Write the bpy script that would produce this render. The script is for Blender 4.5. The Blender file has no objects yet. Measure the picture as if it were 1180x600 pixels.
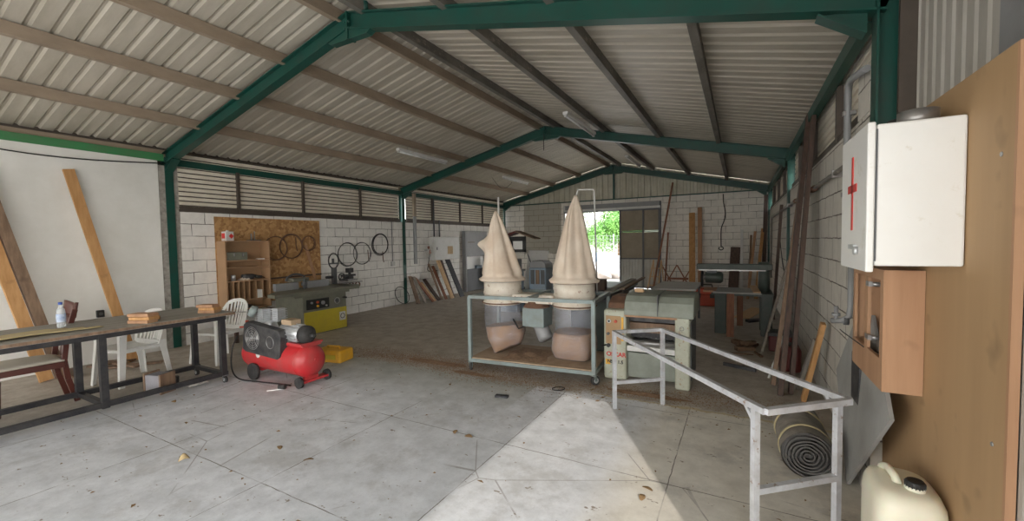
import bpy, math, random
from mathutils import Vector, Matrix, noise
random.seed(7)
C = bpy.context.scene.collection
PI = math.pi
V = Vector

# ------------------------------------------------------------------ building
W, H, RT, RX = 8.66, 3.01, 4.04, 4.21          # width, eave, ridge height, ridge x
Y0, Y1, Y2, Y3 = -4.6, 3.31, 8.58, 14.23        # front edge and portal frame lines
WX = 8.72                                       # inner face of right wall

def roofz(x, off=0.0):
    return off + (H + (RT - H) * x / RX if x < RX else H + (RT - H) * (W - x) / (W - RX))

# ------------------------------------------------------------------ materials
def new_mat(name):
    m = bpy.data.materials.new(name); m.use_nodes = True
    nt = m.node_tree; b = nt.nodes['Principled BSDF']
    return m, nt, b

def N(nt, t, **kw):
    n = nt.nodes.new(t)
    for k, v in kw.items():
        if k in n.inputs: n.inputs[k].default_value = v
        else: setattr(n, k, v)
    return n

def mixc(nt, fac, a, b, blend='MIX'):
    n = nt.nodes.new('ShaderNodeMix'); n.data_type = 'RGBA'; n.blend_type = blend
    for s, val in ((0, fac), (6, a), (7, b)):
        if isinstance(val, (int, float)): n.inputs[s].default_value = val
        elif isinstance(val, tuple): n.inputs[s].default_value = (*val[:3], 1)
        else: nt.links.new(val, n.inputs[s])
    return n.outputs[2]

def ramp(nt, src, stops):
    r = nt.nodes.new('ShaderNodeValToRGB'); e = r.color_ramp.elements
    while len(e) < len(stops): e.new(0.5)
    for k, (p, c) in enumerate(stops):
        e[k].position = p; e[k].color = (c, c, c, 1) if isinstance(c, (int, float)) else (*c, 1)
    nt.links.new(src, r.inputs[0]); return r.outputs[0]

def math_n(nt, op, a, b=None, clamp=False):
    n = nt.nodes.new('ShaderNodeMath'); n.operation = op; n.use_clamp = clamp
    for i, v in enumerate((a, b)):
        if v is None: continue
        if isinstance(v, (int, float)): n.inputs[i].default_value = v
        else: nt.links.new(v, n.inputs[i])
    return n.outputs[0]

def coords(nt, scale=(1, 1, 1)):
    t = nt.nodes.new('ShaderNodeTexCoord'); m = nt.nodes.new('ShaderNodeMapping')
    m.inputs['Scale'].default_value = scale
    nt.links.new(t.outputs['Object'], m.inputs[0]); return m.outputs[0]

def noise_n(nt, vec, scale, detail=4, rough=0.6):
    n = nt.nodes.new('ShaderNodeTexNoise')
    n.inputs['Scale'].default_value = scale; n.inputs['Detail'].default_value = detail
    n.inputs['Roughness'].default_value = rough
    nt.links.new(vec, n.inputs['Vector']); return n.outputs[0]

def bump(nt, b, src, strength, dist=0.01):
    n = nt.nodes.new('ShaderNodeBump'); n.inputs['Strength'].default_value = strength
    n.inputs['Distance'].default_value = dist
    nt.links.new(src, n.inputs['Height']); nt.links.new(n.outputs[0], b.inputs['Normal'])

def mat(name, col, rough=.6, metal=0.0, dirt=None, amt=.5, scale=6, stretch=(1, 1, 1), bmp=.1, spots=None):
    """plain surface with wear: dirt colour mixed by noise, optional sharper spots"""
    m, nt, b = new_mat(name)
    v = coords(nt, stretch)
    n1 = noise_n(nt, v, scale, 6, .65)
    dirt = dirt or tuple(c * .6 for c in col)
    f = ramp(nt, n1, [(.38, 0), (.72, amt)])
    c = mixc(nt, f, col, dirt)
    if spots:
        n2 = noise_n(nt, v, scale * 3.1, 5, .7)
        c = mixc(nt, ramp(nt, n2, [(.6, 0), (.68, .9)]), c, spots)
    nt.links.new(c, b.inputs['Base Color'])
    b.inputs['Roughness'].default_value = rough; b.inputs['Metallic'].default_value = metal
    if bmp: bump(nt, b, n1, bmp)
    return m

def wood(name, c1, c2, rough=.7, axis='z', scale=9):
    s = {'x': (.6, 8, 8), 'y': (8, .6, 8), 'z': (8, 8, .6)}[axis]
    m, nt, b = new_mat(name)
    v = coords(nt, s)
    n1 = noise_n(nt, v, scale * .35, 8, .6)
    k = noise_n(nt, coords(nt, (3, 3, 3)), 2.3, 2, .5)
    c = mixc(nt, ramp(nt, n1, [(.35, 0), (.65, 1)]), c1, c2)
    c = mixc(nt, ramp(nt, k, [(.62, 0), (.8, .6)]), c, tuple(x * .45 for x in c2))
    nt.links.new(c, b.inputs['Base Color']); b.inputs['Roughness'].default_value = rough
    bump(nt, b, n1, .15, .004)
    return m

def block_mat(name, plane, white, mortar, patch=None):
    m, nt, b = new_mat(name)
    t = nt.nodes.new('ShaderNodeTexCoord'); sp = nt.nodes.new('ShaderNodeSeparateXYZ')
    nt.links.new(t.outputs['Object'], sp.inputs[0])
    cb = nt.nodes.new('ShaderNodeCombineXYZ')
    nt.links.new(sp.outputs['Y' if plane == 'x' else 'X'], cb.inputs[0]); nt.links.new(sp.outputs['Z'], cb.inputs[1])
    dist = noise_n(nt, t.outputs['Object'], 3, 3)
    va = nt.nodes.new('ShaderNodeVectorMath'); va.operation = 'SCALE'
    wob = nt.nodes.new('ShaderNodeTexNoise'); wob.inputs['Scale'].default_value = 9
    nt.links.new(cb.outputs[0], wob.inputs['Vector']); nt.links.new(wob.outputs[1], va.inputs[0]); va.inputs['Scale'].default_value = .018
    ad = nt.nodes.new('ShaderNodeVectorMath'); nt.links.new(cb.outputs[0], ad.inputs[0]); nt.links.new(va.outputs[0], ad.inputs[1])
    br = nt.nodes.new('ShaderNodeTexBrick')
    br.inputs['Scale'].default_value = 1; br.inputs['Brick Width'].default_value = .4
    br.inputs['Row Height'].default_value = .2; br.inputs['Mortar Size'].default_value = .0065
    br.inputs['Mortar Smooth'].default_value = .3
    nt.links.new(ad.outputs[0], br.inputs['Vector'])
    fine = noise_n(nt, t.outputs['Object'], 7, 6, .7)
    brk = noise_n(nt, t.outputs['Object'], 2.2, 3, .6)
    base = mixc(nt, ramp(nt, fine, [(.4, 0), (.75, .55)]), white, tuple(x * .72 for x in white))
    if patch:
        base = patch(nt, sp, fine, base)
    mf = math_n(nt, 'MULTIPLY', br.outputs['Fac'], ramp(nt, brk, [(.34, .25), (.56, 1)]))
    c = mixc(nt, mf, base, mortar)
    nt.links.new(c, b.inputs['Base Color']); b.inputs['Roughness'].default_value = .9
    h = math_n(nt, 'SUBTRACT', math_n(nt, 'MULTIPLY', fine, .35), br.outputs['Fac'])
    bump(nt, b, h, .5, .012)
    return m

def grey_patch(nt, sp, fine, base):
    """bare blockwork left unpainted on the back wall"""
    x, z = sp.outputs['X'], sp.outputs['Z']
    xw = math_n(nt, 'ADD', x, math_n(nt, 'MULTIPLY', fine, .12))
    zw = math_n(nt, 'ADD', z, math_n(nt, 'MULTIPLY', fine, .5))
    f = math_n(nt, 'MULTIPLY', math_n(nt, 'GREATER_THAN', xw, .85), math_n(nt, 'LESS_THAN', xw, 2.35))
    f = math_n(nt, 'MULTIPLY', f, math_n(nt, 'GREATER_THAN', zw, 1.45))
    return mixc(nt, f, base, (.42, .40, .34))

def floor_mat():
    m, nt, b = new_mat('painted_concrete_floor')
    t = nt.nodes.new('ShaderNodeTexCoord'); o = t.outputs['Object']
    sp = nt.nodes.new('ShaderNodeSeparateXYZ'); nt.links.new(o, sp.inputs[0]); X, Y = sp.outputs['X'], sp.outputs['Y']
    big = noise_n(nt, o, .9, 5, .6); mid = noise_n(nt, o, 4.5, 7, .7); fine = noise_n(nt, o, 30, 6, .75)
    # front slab: pale worn paint
    pale = mixc(nt, ramp(nt, mid, [(.38, 0), (.66, .9)]), (.72, .735, .76), (.50, .51, .525))
    pale = mixc(nt, ramp(nt, big, [(.4, 0), (.7, .45)]), pale, (.50, .515, .52))
    pale = mixc(nt, ramp(nt, fine, [(.55, 0), (.8, .45)]), pale, (.30, .28, .25))
    lit_crm = nt.nodes.new('ShaderNodeMapRange'); lit_crm.inputs['From Min'].default_value = 7.2; lit_crm.inputs['From Max'].default_value = 7.5  # cream tint at right: a patch of light put into the floor colour
    nt.links.new(math_n(nt, 'ADD', X, math_n(nt, 'MULTIPLY', mid, .2)), lit_crm.inputs['Value'])
    pale = mixc(nt, math_n(nt, 'MULTIPLY', lit_crm.outputs[0], .75), pale, mixc(nt, ramp(nt, mid, [(.38, 0), (.66, .8)]), (.74, .69, .58), (.55, .50, .41)))
    st = noise_n(nt, coords(nt, (1, 1.6, 1)), 7, 3, .8)
    pale = mixc(nt, ramp(nt, st, [(.66, 0), (.69, .85)]), pale, (.20, .15, .10))
    # slab joints
    def joint(src, size, off, w):
        u = math_n(nt, 'FRACT', math_n(nt, 'DIVIDE', math_n(nt, 'ADD', src, off), size))
        u = math_n(nt, 'ABSOLUTE', math_n(nt, 'SUBTRACT', u, .5))
        return math_n(nt, 'LESS_THAN', u, w / size)
    wx = math_n(nt, 'ADD', X, math_n(nt, 'MULTIPLY', mid, .025)); wy = math_n(nt, 'ADD', Y, math_n(nt, 'MULTIPLY', mid, .025))
    j = math_n(nt, 'MAXIMUM', joint(wx, 1.22, .35, .0035), joint(wy, 1.22, .2, .0035))
    j = math_n(nt, 'MULTIPLY', j, ramp(nt, noise_n(nt, o, 2.5, 3), [(.38, .25), (.52, .9)]))
    smear = noise_n(nt, coords(nt, (1, 1, 1)), 1.7, 8, .75)
    pale = mixc(nt, ramp(nt, smear, [(.52, 0), (.62, .4)]), pale, (.36, .35, .33))
    scr = nt.nodes.new('ShaderNodeTexVoronoi'); scr.feature = 'DISTANCE_TO_EDGE'; scr.inputs['Scale'].default_value = .9
    nt.links.new(mixc(nt, .12, o, o), scr.inputs['Vector'])
    crk = math_n(nt, 'MULTIPLY', math_n(nt, 'LESS_THAN', scr.outputs[0], .0035), ramp(nt, noise_n(nt, o, 1.3, 3), [(.48, 0), (.56, .6)]))
    pale = mixc(nt, crk, pale, (.2, .18, .16))
    pale = mixc(nt, j, pale, (.13, .11, .09))
    # rear: bare dusty concrete
    rear = mixc(nt, ramp(nt, mid, [(.35, 0), (.7, 1)]), (.50, .455, .39), (.35, .30, .245))
    rear = mixc(nt, ramp(nt, fine, [(.5, 0), (.8, .5)]), rear, (.22, .18, .14))
    grn = mixc(nt, ramp(nt, mid, [(.35, 0), (.7, 1)]), (.46, .47, .44), (.35, .355, .325))
    yy = math_n(nt, 'ADD', Y, math_n(nt, 'MULTIPLY', math_n(nt, 'SUBTRACT', big, .5), .7))
    # left dusty zone under the bench
    xl = math_n(nt, 'ADD', X, math_n(nt, 'MULTIPLY', math_n(nt, 'SUBTRACT', mid, .5), .9))
    f_left = ramp(nt, xl, [(.0, 1), (1, 1)])
    mr = nt.nodes.new('ShaderNodeMapRange'); mr.inputs['From Min'].default_value = 2.6; mr.inputs['From Max'].default_value = 2.05
    nt.links.new(xl, mr.inputs['Value'])
    mr2 = nt.nodes.new('ShaderNodeMapRange'); mr2.inputs['From Min'].default_value = 3.2; mr2.inputs['From Max'].default_value = 4.0
    nt.links.new(yy, mr2.inputs['Value'])
    gm = math_n(nt, 'MULTIPLY', mr2.outputs[0], math_n(nt, 'LESS_THAN', X, 6.0))
    c = mixc(nt, gm, pale, grn)
    mr3 = nt.nodes.new('ShaderNodeMapRange'); mr3.inputs['From Min'].default_value = 4.12; mr3.inputs['From Max'].default_value = 4.22
    y3 = math_n(nt, 'SUBTRACT', math_n(nt, 'ADD', Y, math_n(nt, 'MULTIPLY', math_n(nt, 'SUBTRACT', mid, .5), .25)), math_n(nt, 'MULTIPLY', math_n(nt, 'GREATER_THAN', X, 6.5), .08))
    nt.links.new(y3, mr3.inputs['Value'])
    f = math_n(nt, 'MAXIMUM', mr.outputs[0], mr3.outputs[0], True)
    c = mixc(nt, f, c, rear)
    edge = math_n(nt, 'LESS_THAN', math_n(nt, 'ABSOLUTE', math_n(nt, 'SUBTRACT', y3, 4.15)), .022)
    edge = math_n(nt, 'MULTIPLY', edge, math_n(nt, 'GREATER_THAN', X, 6.6))
    c = mixc(nt, math_n(nt, 'MULTIPLY', edge, .7), c, (.50, .40, .20))
    nt.links.new(c, b.inputs['Base Color'])
    nt.links.new(ramp(nt, mid, [(.3, .45), (.7, .8)]), b.inputs['Roughness'])
    bump(nt, b, math_n(nt, 'SUBTRACT', math_n(nt, 'ADD', mid, math_n(nt, 'MULTIPLY', fine, .4)), j), .25, .01)
    return m

def osb_mat():
    m, nt, b = new_mat('strand_board')
    v = coords(nt, (1, 1, 1))
    vo = nt.nodes.new('ShaderNodeTexVoronoi'); vo.inputs['Scale'].default_value = 22
    w = nt.nodes.new('ShaderNodeTexNoise'); w.inputs['Scale'].default_value = 6; nt.links.new(v, w.inputs['Vector'])
    nt.links.new(mixc(nt, .12, v, w.outputs[1]), vo.inputs['Vector'])
    s = nt.nodes.new('ShaderNodeSeparateColor'); nt.links.new(vo.outputs['Color'], s.inputs[0])
    c = ramp(nt, s.outputs[0], [(0, (.30, .15, .055)), (.5, (.42, .23, .09)), (1, (.54, .32, .14))])
    nt.links.new(c, b.inputs['Base Color']); b.inputs['Roughness'].default_value = .75
    return m

M = {}
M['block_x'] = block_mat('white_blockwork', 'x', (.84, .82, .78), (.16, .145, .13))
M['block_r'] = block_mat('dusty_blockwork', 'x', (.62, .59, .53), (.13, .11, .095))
M['block_y'] = block_mat('back_blockwork', 'y', (.80, .77, .71), (.16, .145, .12), grey_patch)
M['plaster'] = mat('white_plaster', (.82, .815, .78), .85, dirt=(.68, .67, .62), amt=.7, scale=1.6, bmp=.2)
M['rough'] = mat('rough_render', (.42, .39, .35), .95, dirt=(.22, .2, .18), amt=1, scale=14, bmp=1)
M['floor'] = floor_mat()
M['osb'] = osb_mat()
M['green'] = mat('green_steel_paint', (.005, .072, .054), .42, dirt=(.03, .05, .04), amt=.6, scale=5, stretch=(1, 1, 1), bmp=.05)
M['green2'] = mat('bright_green_paint', (.05, .24, .09), .5, dirt=(.10, .15, .08), amt=.6, scale=5)
M['sheet'] = mat('galvanised_roof_sheet', (.55, .505, .425), .5, .0, dirt=(.38, .345, .275), amt=.9, scale=2.4, stretch=(.3, 1.8, 1), bmp=.02)
M['cladding'] = mat('beige_wall_cladding', (.80, .74, .63), .55, 0, dirt=(.62, .55, .44), amt=.8, scale=2.2, bmp=.03)
M['gable'] = mat('gable_cladding', (.60, .58, .48), .5, .0, dirt=(.42, .39, .29), amt=.8, scale=2.2, bmp=.03)
M['zinc'] = mat('weathered_zinc', (.46, .44, .40), .55, .1, dirt=(.33, .31, .27), amt=.8, scale=3, stretch=(1, 1, .3))
M['purlin_b'] = mat('lit_brown_purlin', (.36, .28, .205), .6, .0, dirt=(.24, .185, .135), amt=.8, scale=5, stretch=(1, .4, 1))  # purlin steel coloured as its lit side, for the left slope
M['purlin_g'] = mat('shaded_grey_purlin', (.21, .195, .17), .55, .1, dirt=(.08, .07, .06), amt=.9, scale=3, stretch=(1, .5, 1), spots=(.33, .29, .24))  # same purlin steel coloured as shaded, with dirt and spots
M['darkframe'] = mat('dark_bronze_frame', (.10, .08, .065), .6, .2)
M['pine'] = wood('pine', (.55, .31, .13), (.43, .22, .08))
M['pine_pale'] = wood('pale_pine', (.62, .42, .24), (.50, .32, .17))
M['oldwood'] = wood('old_brown_wood', (.26, .17, .11), (.15, .095, .06))
M['darkwood'] = wood('dark_wood', (.105, .065, .048), (.055, .034, .026))
M['redwood'] = wood('reddish_wood', (.30, .13, .07), (.19, .075, .04))
M['greywood'] = wood('weathered_grey_wood', (.34, .30, .26), (.22, .19, .16))
M['blackwood'] = wood('charcoal_wood', (.05, .05, .055), (.03, .03, .035))
M['chairwood'] = mat('mahogany', (.085, .022, .015), .3, dirt=(.05, .012, .01))
M['ply'] = wood('tan_plywood', (.43, .28, .145), (.37, .235, .12), scale=1.5)
M['shelfwood'] = mat('light_veneer', (.40, .245, .135), .6, dirt=(.31, .19, .10), amt=.6, scale=3)
M['boxwood'] = wood('orange_brown_plywood', (.46, .27, .155), (.36, .195, .105), scale=3)
M['worktop'] = wood('dusty_worktop', (.36, .34, .30), (.24, .225, .20), axis='y', scale=6)
M['veneer'] = wood('yellow_veneer_strips', (.62, .51, .29), (.48, .38, .19), axis='y')
M['blacksteel'] = mat('black_steel', (.022, .022, .026), .5, .3, dirt=(.07, .065, .06), amt=.7, scale=8)
M['steel'] = mat('bare_steel', (.42, .42, .42), .4, .7, dirt=(.25, .22, .2), amt=.8, scale=8)
M['galv'] = mat('galvanised_tube', (.70, .72, .76), .42, .35, dirt=(.44, .44, .45), amt=.8, scale=9, spots=(.30, .2, .14))
M['bluegrey'] = mat('blue_grey_steel_paint', (.22, .275, .275), .5, .1, dirt=(.17, .17, .15), amt=.7, scale=7)
M['rust'] = mat('rusty_metal', (.22, .12, .075), .8, .2, dirt=(.10, .06, .045), amt=.9, scale=10)
M['canvas'] = mat('canvas_filter_cloth', (.70, .61, .51), .95, dirt=(.55, .42, .31), amt=.8, scale=3.5, bmp=.3)
M['cream'] = mat('chipped_cream_paint', (.74, .69, .60), .5, .0, dirt=(.56, .46, .35), amt=.7, scale=6, spots=(.30, .15, .08))
M['red'] = mat('dusty_red_paint', (.50, .022, .028), .4, dirt=(.34, .10, .09), amt=.75, scale=6, bmp=.02)
M['darkred'] = mat('dark_red_plastic', (.10, .013, .010), .5)
M['orange'] = mat('orange_red_plastic', (.55, .08, .035), .5)
M['guard'] = mat('dusty_black_guard', (.030, .030, .034), .55, .2, dirt=(.13, .125, .12), amt=.8, scale=7)
M['alu'] = mat('cast_aluminium', (.58, .60, .62), .35, .6, dirt=(.4, .4, .4), amt=.6, scale=12)
M['rubber'] = mat('black_rubber', (.022, .022, .022), .7, dirt=(.08, .075, .07), amt=.6, scale=12)
M['yellow'] = mat('yellow_paint', (.55, .44, .03), .5, dirt=(.42, .33, .05), amt=.6, scale=5)
M['yellowp'] = mat('yellow_plastic', (.75, .40, .02), .45, dirt=(.5, .3, .08), amt=.6, scale=9)
M['olive'] = mat('grey_olive_paint', (.20, .20, .155), .5, .1, dirt=(.13, .13, .1), amt=.7, scale=6)
M['planer'] = mat('pale_grey_green_paint', (.47, .49, .40), .5, .05, dirt=(.34, .33, .25), amt=.8, scale=6, spots=(.30, .2, .12))
M['planer2'] = mat('grey_green_hood_paint', (.25, .275, .235), .5, .05, dirt=(.17, .18, .15), amt=.8, scale=6)
M['darkgreen'] = mat('dark_machine_green', (.045, .065, .055), .5, .1, dirt=(.09, .09, .08), amt=.7, scale=7)
M['dgrey'] = mat('dark_grey_paint', (.10, .105, .11), .5, .1)
M['mgrey'] = mat('mid_grey_paint', (.27, .275, .28), .5, .1, dirt=(.2, .2, .2))
M['lgrey'] = mat('light_grey_paint', (.62, .62, .60), .5, dirt=(.5, .5, .47), amt=.6)
M['bluepaint'] = mat('faded_blue_paint', (.24, .33, .42), .5, .1, dirt=(.25, .25, .25), amt=.7)
M['white'] = mat('white_enamel', (.82, .82, .80), .35, dirt=(.74, .73, .70), amt=.5, scale=3, bmp=.01, spots=(.70, .68, .62))
M['redprint'] = mat('red_print', (.62, .035, .03), .5)
M['blackprint'] = mat('black_print', (.02, .02, .02), .5)
M['plastic'] = mat('white_moulded_plastic', (.74, .74, .71), .4, dirt=(.60, .58, .53), amt=.6, scale=5, bmp=0)
M['seatcloth'] = mat('cream_seat_cloth', (.52, .48, .40), .95, dirt=(.44, .40, .33))
M['greyboard'] = mat('grey_chipboard', (.36, .36, .345), .8, dirt=(.28, .275, .26), amt=.7, scale=5)
M['felt'] = mat('grey_brown_felt', (.26, .235, .20), 1, dirt=(.15, .135, .115), amt=.8, scale=12, bmp=.6)
M['feltdark'] = mat('dark_felt', (.12, .115, .108), 1, dirt=(.06, .06, .06), scale=20, bmp=.8)
M['tape'] = mat('yellow_tie', (.45, .38, .22), .8)
M['doorleaf'] = mat('brown_grey_door_panel', (.30, .255, .19), .7, dirt=(.20, .165, .12), amt=.9, scale=2.2)
M['doorlow'] = mat('pale_corrugated_panel', (.50, .50, .46), .6, .1, dirt=(.36, .34, .29), amt=.8, scale=2)
M['sawdust'] = mat('sawdust_surface', (.34, .215, .13), 1, dirt=(.20, .125, .08), amt=1, scale=22, bmp=.8, spots=(.45, .30, .19))
M['deckboard'] = mat('dusty_trolley_board', (.44, .33, .23), .95, dirt=(.27, .18, .11), amt=.9, scale=4, bmp=.3)
M['bagdust'] = mat('sawdust_behind_polythene', (.36, .205, .10), .6, dirt=(.24, .125, .055), amt=.9, scale=6, bmp=.4)
M['cardboard'] = mat('cardboard', (.42, .31, .20), .9)
M['greybox'] = mat('grey_lilac_box', (.30, .29, .31), .8, dirt=(.18, .16, .15))
M['leafdry'] = mat('dry_leaf', (.27, .17, .08), .9)
M['paleleaf'] = mat('pale_leaf', (.50, .38, .20), .9)
M['leafgreen'] = mat('green_leaves', (.20, .42, .09), .6, dirt=(.11, .27, .05), amt=1, scale=3)
M['leafgrey'] = mat('silvery_olive_leaves', (.40, .46, .34), .6, dirt=(.26, .31, .21), amt=1, scale=3)
M['leafyel'] = mat('yellow_green_leaves', (.40, .42, .10), .6)
M['soil'] = mat('pale_dry_ground', (.56, .50, .43), .95, dirt=(.42, .36, .29), amt=.9, scale=.8, bmp=.3)
M['rubble'] = mat('pale_rubble', (.72, .67, .63), .9, dirt=(.45, .38, .34), amt=.9, scale=1.5)
M['hill'] = mat('dry_hillside', (.24, .27, .17), 1, dirt=(.34, .31, .22), amt=1, scale=.25, bmp=0)
M['tin'] = mat('white_tin_can', (.72, .71, .68), .35, .2)
M['rag'] = mat('off_white_rag', (.60, .57, .53), .95)
M['terracotta'] = mat('scrap_bark_wood', (.20, .12, .07), .95, dirt=(.10, .06, .035), amt=1, scale=9)
M['copper'] = mat('tan_label', (.50, .36, .20), .7)
M['wire'] = mat('black_cable', (.018, .018, .018), .6)

def clear_mat(name, col, alpha, rough):
    m, nt, b = new_mat(name)
    b.inputs['Base Color'].default_value = (*col, 1); b.inputs['Roughness'].default_value = rough
    v = coords(nt); n = noise_n(nt, v, 7, 5)
    nt.links.new(ramp(nt, n, [(.3, alpha - .12), (.7, alpha + .12)]), b.inputs['Alpha'])
    bump(nt, b, n, .4, .02)
    return m
M['bag'] = clear_mat('cloudy_polythene', (.52, .54, .62), .20, .3)
M['bottle'] = clear_mat('clear_bottle_plastic', (.80, .86, .90), .35, .08)
M['jerry'] = mat('milky_polyethylene', (.80, .77, .63), .38, dirt=(.68, .64, .50), amt=.5, scale=4, bmp=.02)
M['jerry'].node_tree.nodes['Principled BSDF'].inputs['Subsurface Weight'].default_value = .15
M['blue'] = mat('blue_plastic', (.04, .10, .42), .4)
M['label'] = mat('blue_white_label', (.62, .70, .80), .5, dirt=(.12, .22, .5), amt=1, scale=26, bmp=0)
M['tubelight'] = mat('white_lamp_tube', (.80, .80, .78), .3, bmp=0)

# ------------------------------------------------------------------ mesh builder
def Rz(a): return Matrix.Rotation(a, 4, 'Z')
def smooth(pts, n=6):
    P = [V(p) for p in pts]; P = [P[0]] + P + [P[-1]]; out = []
    for i in range(1, len(P) - 2):
        a, b, c, d = P[i - 1:i + 3]
        for k in range(n):
            t = k / n; out.append(.5 * ((2 * b) + (c - a) * t + (2 * a - 5 * b + 4 * c - d) * t * t + (3 * b - a - 3 * c + d) * t ** 3))
    return out + [P[-2]]
class MB:
    def __init__(s, T=None): s.v = []; s.f = []; s.sm = []; s.T = T
    def add(s, vs, fs, smooth=False):
        o = len(s.v)
        for p in vs:
            p = V(p); s.v.append(s.T @ p if s.T else p)
        for f in fs: s.f.append([i + o for i in f]); s.sm.append(smooth)
        return s
    def bb(s, lo, hi):
        (a, b, c), (d, e, f) = lo, hi
        return s.add([(a, b, c), (d, b, c), (d, e, c), (a, e, c), (a, b, f), (d, b, f), (d, e, f), (a, e, f)],
                     [(3, 2, 1, 0), (4, 5, 6, 7), (0, 1, 5, 4), (1, 2, 6, 5), (2, 3, 7, 6), (3, 0, 4, 7)])
    def box(s, c, d):
        return s.bb([c[i] - d[i] / 2 for i in range(3)], [c[i] + d[i] / 2 for i in range(3)])
    def frame(s, a, b, side):
        a, b = V(a), V(b); d = (b - a).normalized(); sd = V(side); sd = (sd - d * sd.dot(d)).normalized()
        return a, b, d, sd, d.cross(sd)
    def beam(s, a, b, w, t, side=(1, 0, 0), w2=None, t2=None):
        a, b, d, sd, n = s.frame(a, b, side); w2 = w2 or w; t2 = t2 or t; vs = []
        for p, ww, tt in ((a, w, t), (b, w2, t2)):
            for i, j in ((-1, -1), (1, -1), (1, 1), (-1, 1)): vs.append(p + sd * i * ww / 2 + n * j * tt / 2)
        return s.add(vs, [(3, 2, 1, 0), (4, 5, 6, 7), (0, 1, 5, 4), (1, 2, 6, 5), (2, 3, 7, 6), (3, 0, 4, 7)])
    def profile(s, a, b, pts, side):
        a, b, d, sd, n = s.frame(a, b, side); k = len(pts); vs = []
        for p in (a, b):
            for u, w in pts: vs.append(p + sd * u + n * w)
        return s.add(vs, [(i, (i + 1) % k, (i + 1) % k + k, i + k) for i in range(k)] + [tuple(range(k - 1, -1, -1)), tuple(range(k, 2 * k))])
    def ibeam(s, a, b, w, h, side, t=.012):
        x, y = w / 2, h / 2
        return s.profile(a, b, [(-x, -y), (x, -y), (x, -y + t), (t / 2, -y + t), (t / 2, y - t), (x, y - t), (x, y), (-x, y), (-x, y - t), (-t / 2, y - t), (-t / 2, -y + t), (-x, -y + t)], side)
    def channel(s, a, b, w, h, side, t=.006):
        x, y = w / 2, h / 2
        return s.profile(a, b, [(-x, -y), (x, -y), (x, -y + t), (-x + t, -y + t), (-x + t, y - t), (x, y - t), (x, y), (-x, y)], side)
    def ring(s, p, d, r, n):
        d = V(d).normalized(); u = d.orthogonal().normalized(); w = d.cross(u)
        return [V(p) + (u * math.cos(2 * PI * i / n) + w * math.sin(2 * PI * i / n)) * r for i in range(n)]
    def tube(s, a, b, r, r2=None, n=14):
        a, b = V(a), V(b); r2 = r if r2 is None else r2
        vs = s.ring(a, b - a, r, n) + s.ring(b, b - a, r2, n)
        s.add(vs, [(i, (i + 1) % n, (i + 1) % n + n, i + n) for i in range(n)], True)
        o = len(s.v) - 2 * n
        s.f.append([o + i for i in range(n - 1, -1, -1)]); s.f.append([o + n + i for i in range(n)]); s.sm += [False, False]
        return s
    def path(s, pts, r, n=8, closed=False):
        pts = [V(p) for p in pts]; m = len(pts); vs = []; u = None
        for i, p in enumerate(pts):
            if closed: d = pts[(i + 1) % m] - pts[i - 1]
            else: d = pts[min(i + 1, m - 1)] - pts[max(i - 1, 0)]
            d.normalize()
            u = d.orthogonal().normalized() if u is None else (u - d * u.dot(d)).normalized()
            w = d.cross(u)
            vs += [p + (u * math.cos(2 * PI * k / n) + w * math.sin(2 * PI * k / n)) * r for k in range(n)]
        q = m if closed else m - 1
        fs = [(i * n + k, i * n + (k + 1) % n, ((i + 1) % m) * n + (k + 1) % n, ((i + 1) % m) * n + k) for i in range(q) for k in range(n)]
        s.add(vs, fs, True)
        if not closed:
            o = len(s.v) - m * n
            s.f.append([o + k for k in range(n - 1, -1, -1)]); s.f.append([o + (m - 1) * n + k for k in range(n)]); s.sm += [False, False]
        return s
    def lathe(s, c, prof, n=28, axis=(0, 0, 1), smooth=True):
        d = V(axis).normalized(); u = d.orthogonal().normalized() if abs(d.z) < .99 else V((1, 0, 0)); w = d.cross(u); c = V(c); vs = []
        for r, z in prof:
            vs += [c + d * z + (u * math.cos(2 * PI * i / n) + w * math.sin(2 * PI * i / n)) * r for i in range(n)]
        fs = [(j * n + i, j * n + (i + 1) % n, (j + 1) * n + (i + 1) % n, (j + 1) * n + i) for j in range(len(prof) - 1) for i in range(n)]
        s.add(vs, fs, smooth)
        return s
    def torus(s, c, R, r, normal, n=36, m=8, ry=None):
        nn = V(normal).normalized(); u = nn.orthogonal().normalized(); w = nn.cross(u)
        return s.path([V(c) + u * R * math.cos(2 * PI * i / n) + w * (ry or R) * math.sin(2 * PI * i / n) for i in range(n)], r, m, True)
    def prism(s, pts, ax, lo, hi):
        k = len(pts)
        def P(u, w, t): return {'x': (t, u, w), 'y': (u, t, w), 'z': (u, w, t)}[ax]
        vs = [P(u, w, lo) for u, w in pts] + [P(u, w, hi) for u, w in pts]
        return s.add(vs, [(i, (i + 1) % k, (i + 1) % k + k, i + k) for i in range(k)] + [tuple(range(k - 1, -1, -1)), tuple(range(k, 2 * k))])
    def grid(s, fn, nu, nv, closed_u=False, smooth=True):
        vs = [fn(i / (nu if closed_u else nu - 1), j / (nv - 1)) for j in range(nv) for i in range(nu)]
        q = nu if closed_u else nu - 1
        return s.add(vs, [(j * nu + i, j * nu + (i + 1) % nu, (j + 1) * nu + (i + 1) % nu, (j + 1) * nu + i) for j in range(nv - 1) for i in range(q)], smooth)
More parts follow.
